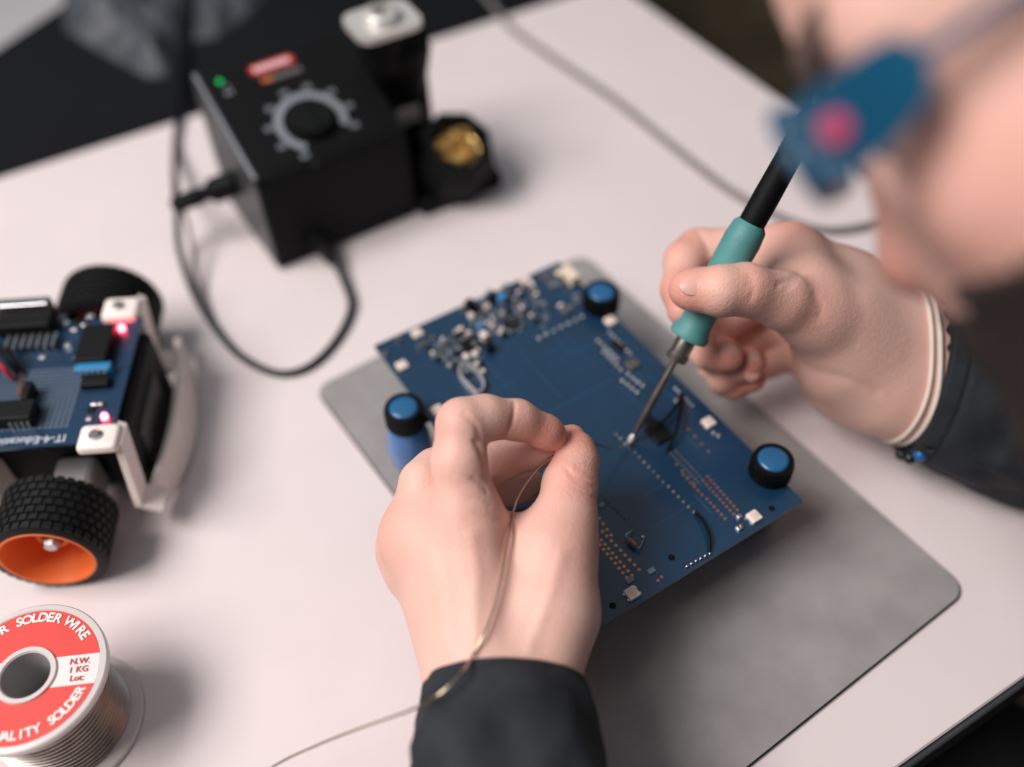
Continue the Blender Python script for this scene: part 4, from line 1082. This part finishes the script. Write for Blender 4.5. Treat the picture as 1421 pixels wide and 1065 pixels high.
# thumb nail and fingertip nails of the right hand
M_nail = mat('fingernail', (230, 178, 164), .35, var=.02, coat=.2)
def nail(px, py, d, ax_to, size, toward=None):
    c = dep(px, py, d); a = dep(*ax_to) - c; a /= np.linalg.norm(a); vn = CAMPOS - c; vn /= np.linalg.norm(vn)
    nrm = vn if toward is None else np.asarray(toward, float); nrm = nrm - a * (nrm @ a); nrm /= np.linalg.norm(nrm); b = np.cross(nrm, a)
    mb = MB(); vv = []; ff = []; nu, nv = 9, 9; L, W, R = size
    for zz in (0, -.0007):
        for i in range(nu):
            for j in range(nv):
                s_, t = -1 + 2 * i / (nu - 1), -1 + 2 * j / (nv - 1)
                k = math.sqrt(max(0, 1 - .5 * t * t)); k2 = math.sqrt(max(0, 1 - .5 * s_ * s_))
                ang = t * k2 * W / R
                vv.append(c + a * (s_ * k * L) + b * (math.sin(ang) * R) + nrm * (math.cos(ang) * R - R + zz - .0008 * max(0, s_) ** 2))
    n2 = nu * nv
    for i in range(nu - 1):
        for j in range(nv - 1):
            q = (i * nv + j, (i + 1) * nv + j, (i + 1) * nv + j + 1, i * nv + j + 1); ff += [q, tuple(x + n2 for x in q[::-1])]
    rim = [i * nv for i in range(nu)] + [(nu - 1) * nv + j for j in range(1, nv)] + [i * nv + nv - 1 for i in range(nu - 2, -1, -1)] + [j for j in range(nv - 2, 0, -1)]
    for i in range(len(rim)): p, q = rim[i], rim[(i + 1) % len(rim)]; ff.append((p, q, q + n2, p + n2))
    return mb.add(vv, ff).build('fingernail', M_nail, person, True, 60)
BV = BVHTree.FromPolygons([tuple(v) for v in Vs], [tuple(q) for q in Qs])
def hit(px, py, lift=.0):
    d = Vector(ray(px, py)); l = d.length; h_ = BV.ray_cast(Vector(CAMPOS), d.normalized())
    return (h_[3] / l - lift) if h_[0] is not None else None
for (px, py, ax_, sz, tw) in ((961, 395, (940, 397), (.0054, .0046, .0090), CAMPOS - dep(960, 392, .43) + np.array([0, .12, .05])), (1012, 487, (1030, 500), (.0042, .0042, .006), None), (1046, 498, (1056, 506), (.004, .004, .006), None), (1044, 520, (1060, 524), (.0038, .0038, .0055), None)):
    d = hit(px, py)
    if d: nail(px, py, d - .0005, (ax_[0], ax_[1], d), sz, tw)

# ------------------------------------------------------------------ jacket: torso and sleeves
M_jacket = mat('charcoal_fabric', (24, 29, 35), .85, rgb2=(40, 45, 51), vscale=48, bump=.5, bscale=1600, bdist=.0006)
JS = SDF((-.2, -.64, -.4), (.66, .2, .36), .009); JF = JS.F
def jc(a, ra, b, rb, k=.05): JS.cone(JF, a, ra, b, rb, k)
jc(Lsh, .066, Rsh, .066); jc(mid + (0, -.03, -.06), .135, pel + (0, .02, .10), .145); jc(mid + (0, .0, .0), .085, neckb + (0, 0, -.02), .07)
JS.cone(JF, hp(-100, -80, 0), .062, neckb, .066, .004, True)
Vj, Qj = JS.mesh(JF); Nj = vnormals(Vj, Qj)
Vj = smooth_mesh(Vj, Qj, 2)
wr = np.array([noise3(p, 14, 2) + .5 * noise3(p, 32, 6) for p in Vj]); Vj = Vj + Nj * (wr * .006)[:, None]
mj = np_mesh('jacket', Vj, Qj); mj.materials.append(M_jacket); jacket = link('jacket', mj, person)
def sleeve(path, radii, wref, seed, cuff=.010, slant=0, push=0):
    P = [Vector(p) for p in path]; N = 90; n = 64
    def ev(t):
        m_ = len(P) - 1; i = min(int(t * m_), m_ - 1); u = t * m_ - i
        p0, p1, p2, p3 = P[max(i - 1, 0)], P[i], P[i + 1], P[min(i + 2, m_)]
        q = .5 * ((2 * p1) + (p2 - p0) * u + (2 * p0 - 5 * p1 + 4 * p2 - p3) * u * u + (3 * p1 - p0 - 3 * p2 + p3) * u ** 3)
        ra = radii[i][0] * (1 - u) + radii[i + 1][0] * u; rb = radii[i][1] * (1 - u) + radii[i + 1][1] * u
        return q, ra, rb
    rows_ = []
    s_acc = 0; last = None
    w = Vector(wref)
    for i in range(N + 1):
        t = (i / N) ** 1.5; q, ra, rb = ev(t); q2 = ev(min(1, t + .01))[0]; q1 = ev(max(0, t - .01))[0]; T = (q2 - q1).normalized()
        w = (w - T * w.dot(T)).normalized(); b = T.cross(w)
        if last is not None: s_acc += (q - last).length
        last = q; rows_.append((q, w.copy(), b, ra, rb, s_acc))
    T0 = (rows_[8][0] - rows_[0][0]).normalized()
    vv = []; ff = []
    for (q, w_, b, ra, rb, s_) in rows_:
        for k in range(n):
            a = 2 * math.pi * k / n; d = w_ * math.cos(a) * ra + b * math.sin(a) * rb
            p = q + d
            fade = min(1, max(0, (s_ - .010) / .022))
            am = fade * (.0062 * noise3(p, 30, seed) + .0048 * noise3((p.x * 1.0, p.y, p.z * 2), 55, seed + 4)) + .0005 * noise3(p, 120, seed)
            if s_ < .002: am -= .0008
            if abs(s_ - cuff) < .0011: am -= .0009
            vv.append(p + d.normalized() * am + T0 * ((slant * math.cos(a) - push) * max(0, 1 - s_ / .07)))
    for i in range(N):
        for k in range(n): ff.append((i * n + k, i * n + (k + 1) % n, (i + 1) * n + (k + 1) % n, (i + 1) * n + k))
    # turned-in cuff
    base = len(vv)
    for r_, dz in ((.0022, 0.0), (.0032, .012)):
        q, w_, b, ra, rb, _ = rows_[0]; T = (rows_[1][0] - rows_[0][0]).normalized()
        for k in range(n):
            a = 2 * math.pi * k / n; vv.append(q + T * dz + T0 * (slant * math.cos(a) - push) + w_ * math.cos(a) * (ra - r_) + b * math.sin(a) * (rb - r_))
    for k in range(n):
        k2 = (k + 1) % n; ff.append((k, base + k, base + k2, k2)); ff.append((base + k, base + n + k, base + n + k2, base + k2))
    return MB().add(vv, ff).build('sleeve', M_jacket, jacket, True, 180)
lw0 = dep(702, 950, .3765); lw1 = dep(702, 1000, .368); lw2 = dep(704, 1080, .352)
sleeve([lw0, lw1, lw2, (lw2 + Lel) / 2 , Lel, (Lel + Lsh) / 2, Lsh], [(.0325, .0290), (.0335, .031), (.0345, .034), (.042, .040), (.047, .047), (.055, .052), (.062, .060)], dep(810, 950, .38) - dep(600, 950, .372), 3)
rw0 = dep(1284, 524, .486); rw1 = dep(1335, 548, .483); rw2 = dep(1420, 580, .480)
sleeve([rw0, rw1, rw2, (rw2 + Rel) / 2, Rel, (Rel + Rsh) / 2, Rsh], [(.0385, .0400), (.0395, .0405), (.0400, .0405), (.043, .042), (.047, .047), (.055, .052), (.062, .060)], dep(1290, 440, .49) - dep(1235, 600, .482), 9, slant=-.010, push=.002)
# trousers over the legs
M_tr = mat('dark_trousers', (30, 31, 36), .9, var=.2, vscale=90)
TS = SDF((-.05, -.62, -.74), (.60, .24, -.05), .010); TF = TS.F
TS.cone(TF, pel + (-.09, 0, 0), .108, pel + (.09, 0, 0), .108, .03)
for i, sx in enumerate((-.09, .09)):
    TS.cone(TF, pel + (sx, 0, 0), .100, knees[i], .076, .03); TS.cone(TF, knees[i], .074, feet[i] + (0, 0, .0), .058, .03)
Vt, Qt = TS.mesh(TF); Vt = smooth_mesh(Vt, Qt, 2); mt_ = np_mesh('trousers', Vt, Qt); mt_.materials.append(M_tr); link('trousers', mt_, person)
M_shoe = mat('black_shoe', (22, 22, 24), .5, var=.1)
for i in (0, 1):
    c = feet[i]; MB().box((c[0], c[1] + .045, -.715), (.10, .28, .050), bev=.03).build('shoe', M_shoe, person, True)

# ------------------------------------------------------------------ glasses
M_gl = mat('glasses_blue', (0, 76, 108), .35, var=.06, coat=.3)
M_lens = mat('glasses_lens', (150, 190, 210), .08, trans=.9, var=.02)
gl_ = thing('glasses', 'blue framed glasses with wide arms and a pink dot on the person\'s face', 'glasses', tuple(hp(8, 0, 0)))
def gp(f, u, l): return Vector(hp(f, u, l) - hp(8, 0, 0))
for s in (1, -1):
    rim = []
    for x, y in rrect(46, 22, 8, 5, (36, -1)):
        rim.append((x, y))
    pts = [gp(14 - .006 * max(0, x - 20) ** 1.6, y, x * s) for x, y in rim]; pts.append(pts[0])
    MB().tube(pts, .0022, 8, smooth=False).build('rim', M_gl, gl_, True, 180)
    mb = MB(); n = len(rim); mb.add([p + Vector(HF) * .0006 for p in pts[:-1]] + [p - Vector(HF) * .0006 for p in pts[:-1]], [tuple(range(n)), tuple(range(n, 2 * n))[::-1]] + [(i, n + i, n + (i + 1) % n, (i + 1) % n) for i in range(n)]); mb.build('lens', M_lens, gl_)
    # wide arm
    sec = [(9, 8, -11, 62), (3, 9, -11, 66), (-8, 9, -10, 68), (-14, 9, -8, 70), (-19, 8, -6, 71), (-22, 3, 0, 71.5), (-60, 4, 1, 75), (-90, 3, 0, 78), (-108, -2, -6, 78), (-120, -18, -22, 77)]
    vv = []; ff = []
    for f, u1, u0, l in sec:
        for a, b in ((u1, l - 1.5), (u1, l + 1.5), (u0, l + 1.5), (u0, l - 1.5)): vv.append(gp(f, a, b * s))
    for i in range(len(sec) - 1):
        for k in range(4): ff.append((i * 4 + k, i * 4 + (k + 1) % 4, (i + 1) * 4 + (k + 1) % 4, (i + 1) * 4 + k))
    ff += [(3, 2, 1, 0), tuple(len(vv) - 4 + i for i in range(4))]
    MB().add(vv, ff).build('temple_arm', M_gl, gl_, True, 50)
    MB().lathe([(.0034, 0), (.0034, .0012), (.0028, .0018), (.0003, .0018)], gp(0, -1, (68.5) * s), Vector(HL) * s, 24).build('pink_dot', mat('pink_enamel', (186, 66, 106), .4, var=.04), gl_, True)
MB().tube([gp(14, 3, -12), gp(17, 6, 0), gp(14, 3, 12)], .0022, 8).build('bridge', M_gl, gl_, True, 180)

# ------------------------------------------------------------------ wrist bands on the right arm
fdir = Vector(rw1 - dep(1250, 505, .488)).normalized()
wv = Vector(dep(1288, 440, .488) - dep(1236, 580, .486)); wv = (wv - fdir * wv.dot(fdir)).normalized(); bv = fdir.cross(wv)
def band(c, ra, rb, r, m, name, label, cat, tilt=0, n=60):
    pts = []
    for i in range(n + 1):
        a = 2 * math.pi * (i % n) / n; d = wv * math.cos(a) + bv * math.sin(a); o = Vector(c) + fdir * (-.013 * math.cos(a) + .008 * max(0, d.dot(vw)) + tilt)
        h_ = BV.ray_cast(o + d * .07, -d)
        p_ = h_[0] if h_[0] is not None and (h_[0] - o).length < .045 else o + d * ra
        pts.append(p_ + d * (r * .7))
    return tag(MB().tube(pts, r, 8, smooth=False, cap=False).build(name, m, None, True, 180), label, cat)
vw = (Vector(CAMPOS) - Vector(dep(1260, 510, .487))).normalized()
M_band_w = mat('white_cord_band', (226, 214, 204), .6, var=.05, bump=.3, bscale=2000)
band(dep(1256, 506, .487), .0300, .0262, .0011, M_band_w, 'wrist_band', 'thin white cord bracelet on the right wrist, nearer the hand', 'bracelet', -.003)
band(dep(1262, 510, .487), .0302, .0268, .0013, M_band_w, 'wrist_band', 'thin white cord bracelet on the right wrist, against the sleeve', 'bracelet', -.0008)
br = thing('bead_bracelet', 'bracelet of black and blue beads under the right sleeve cuff', 'bracelet', tuple(dep(1262, 545, .484)))
M_bead = mat('black_bead', (14, 15, 17), .25, var=.1); M_bbl = mat('blue_bead', (20, 96, 160), .3, var=.06)
cb = Vector(dep(1262, 510, .487)); o_ = Vector(dep(1262, 545, .484))
for i in range(26):
    a = 2 * math.pi * i / 26
    r = .0034
    d_ = wv * math.cos(a) + bv * math.sin(a); oc = cb + fdir * (-.013 * math.cos(a) + .008 * max(0, d_.dot(vw)) + .0062)
    h_ = BV.ray_cast(oc + d_ * .07, -d_)
    p = (h_[0] if h_[0] is not None and (h_[0] - oc).length < .045 else oc + d_ * .027) + d_ * (r * .9 + .0045 * max(0, -d_.dot(wv)) ** 2) - o_
    MB().lathe([(r * math.sin(t), -r * math.cos(t)) for t in [math.pi * k / 8 for k in range(1, 8)]], p, fdir, 12).build('bead', M_bbl if i in (9, 12) else M_bead, br, True, 180)

# ------------------------------------------------------------------ solder wire from the spool over the hand to the iron tip
M_sw = mat('solder_strand', (206, 190, 166), .25, 1, var=.05)
wire = []
wire.append(dep(874, 617, .4725)); wire.append(dep(850, 622, .456)); wire.append(dep(822, 615, .432)); wire.append(dep(800, 612, .4165)); wire.append(dep(778, 627, .413)); wire.append(dep(760, 638, .409)); wire.append(dep(738, 660, .404))
wire.append(dep(720, 688, .398))
for px, py in ((712, 712), (708, 735), (703, 762), (696, 800), (686, 840), (672, 880), (655, 912)):
    d = hit(px, py) or .38
    wire.append(dep(px, py, d - (.0022 if py > 730 else .003)))
wire += [dep(640, 935, .3445), dep(612, 962, .341), dep(575, 984, .345), dep(540, 997, .350), dep(490, 1015, .360), dep(440, 1035, .368), dep(380, 1064, .376), at(300, 1120, .03), at(220, 1165, .014)]
ct = sc + np.array([0, 0, 0]); a = math.radians(-95); wire += [np.array([sc[0] + .0280 * math.cos(a), sc[1] + .0280 * math.sin(a), .012]), np.array([sc[0] + .0274 * math.cos(a - .6), sc[1] + .0274 * math.sin(a - .6), .013])]
sw = MB().tube(wire, .00048, 8, per=8).build('solder_wire', M_sw, None, True, 180)
tag(sw, 'thin solder wire strand running over the left hand to the iron tip', 'wire')
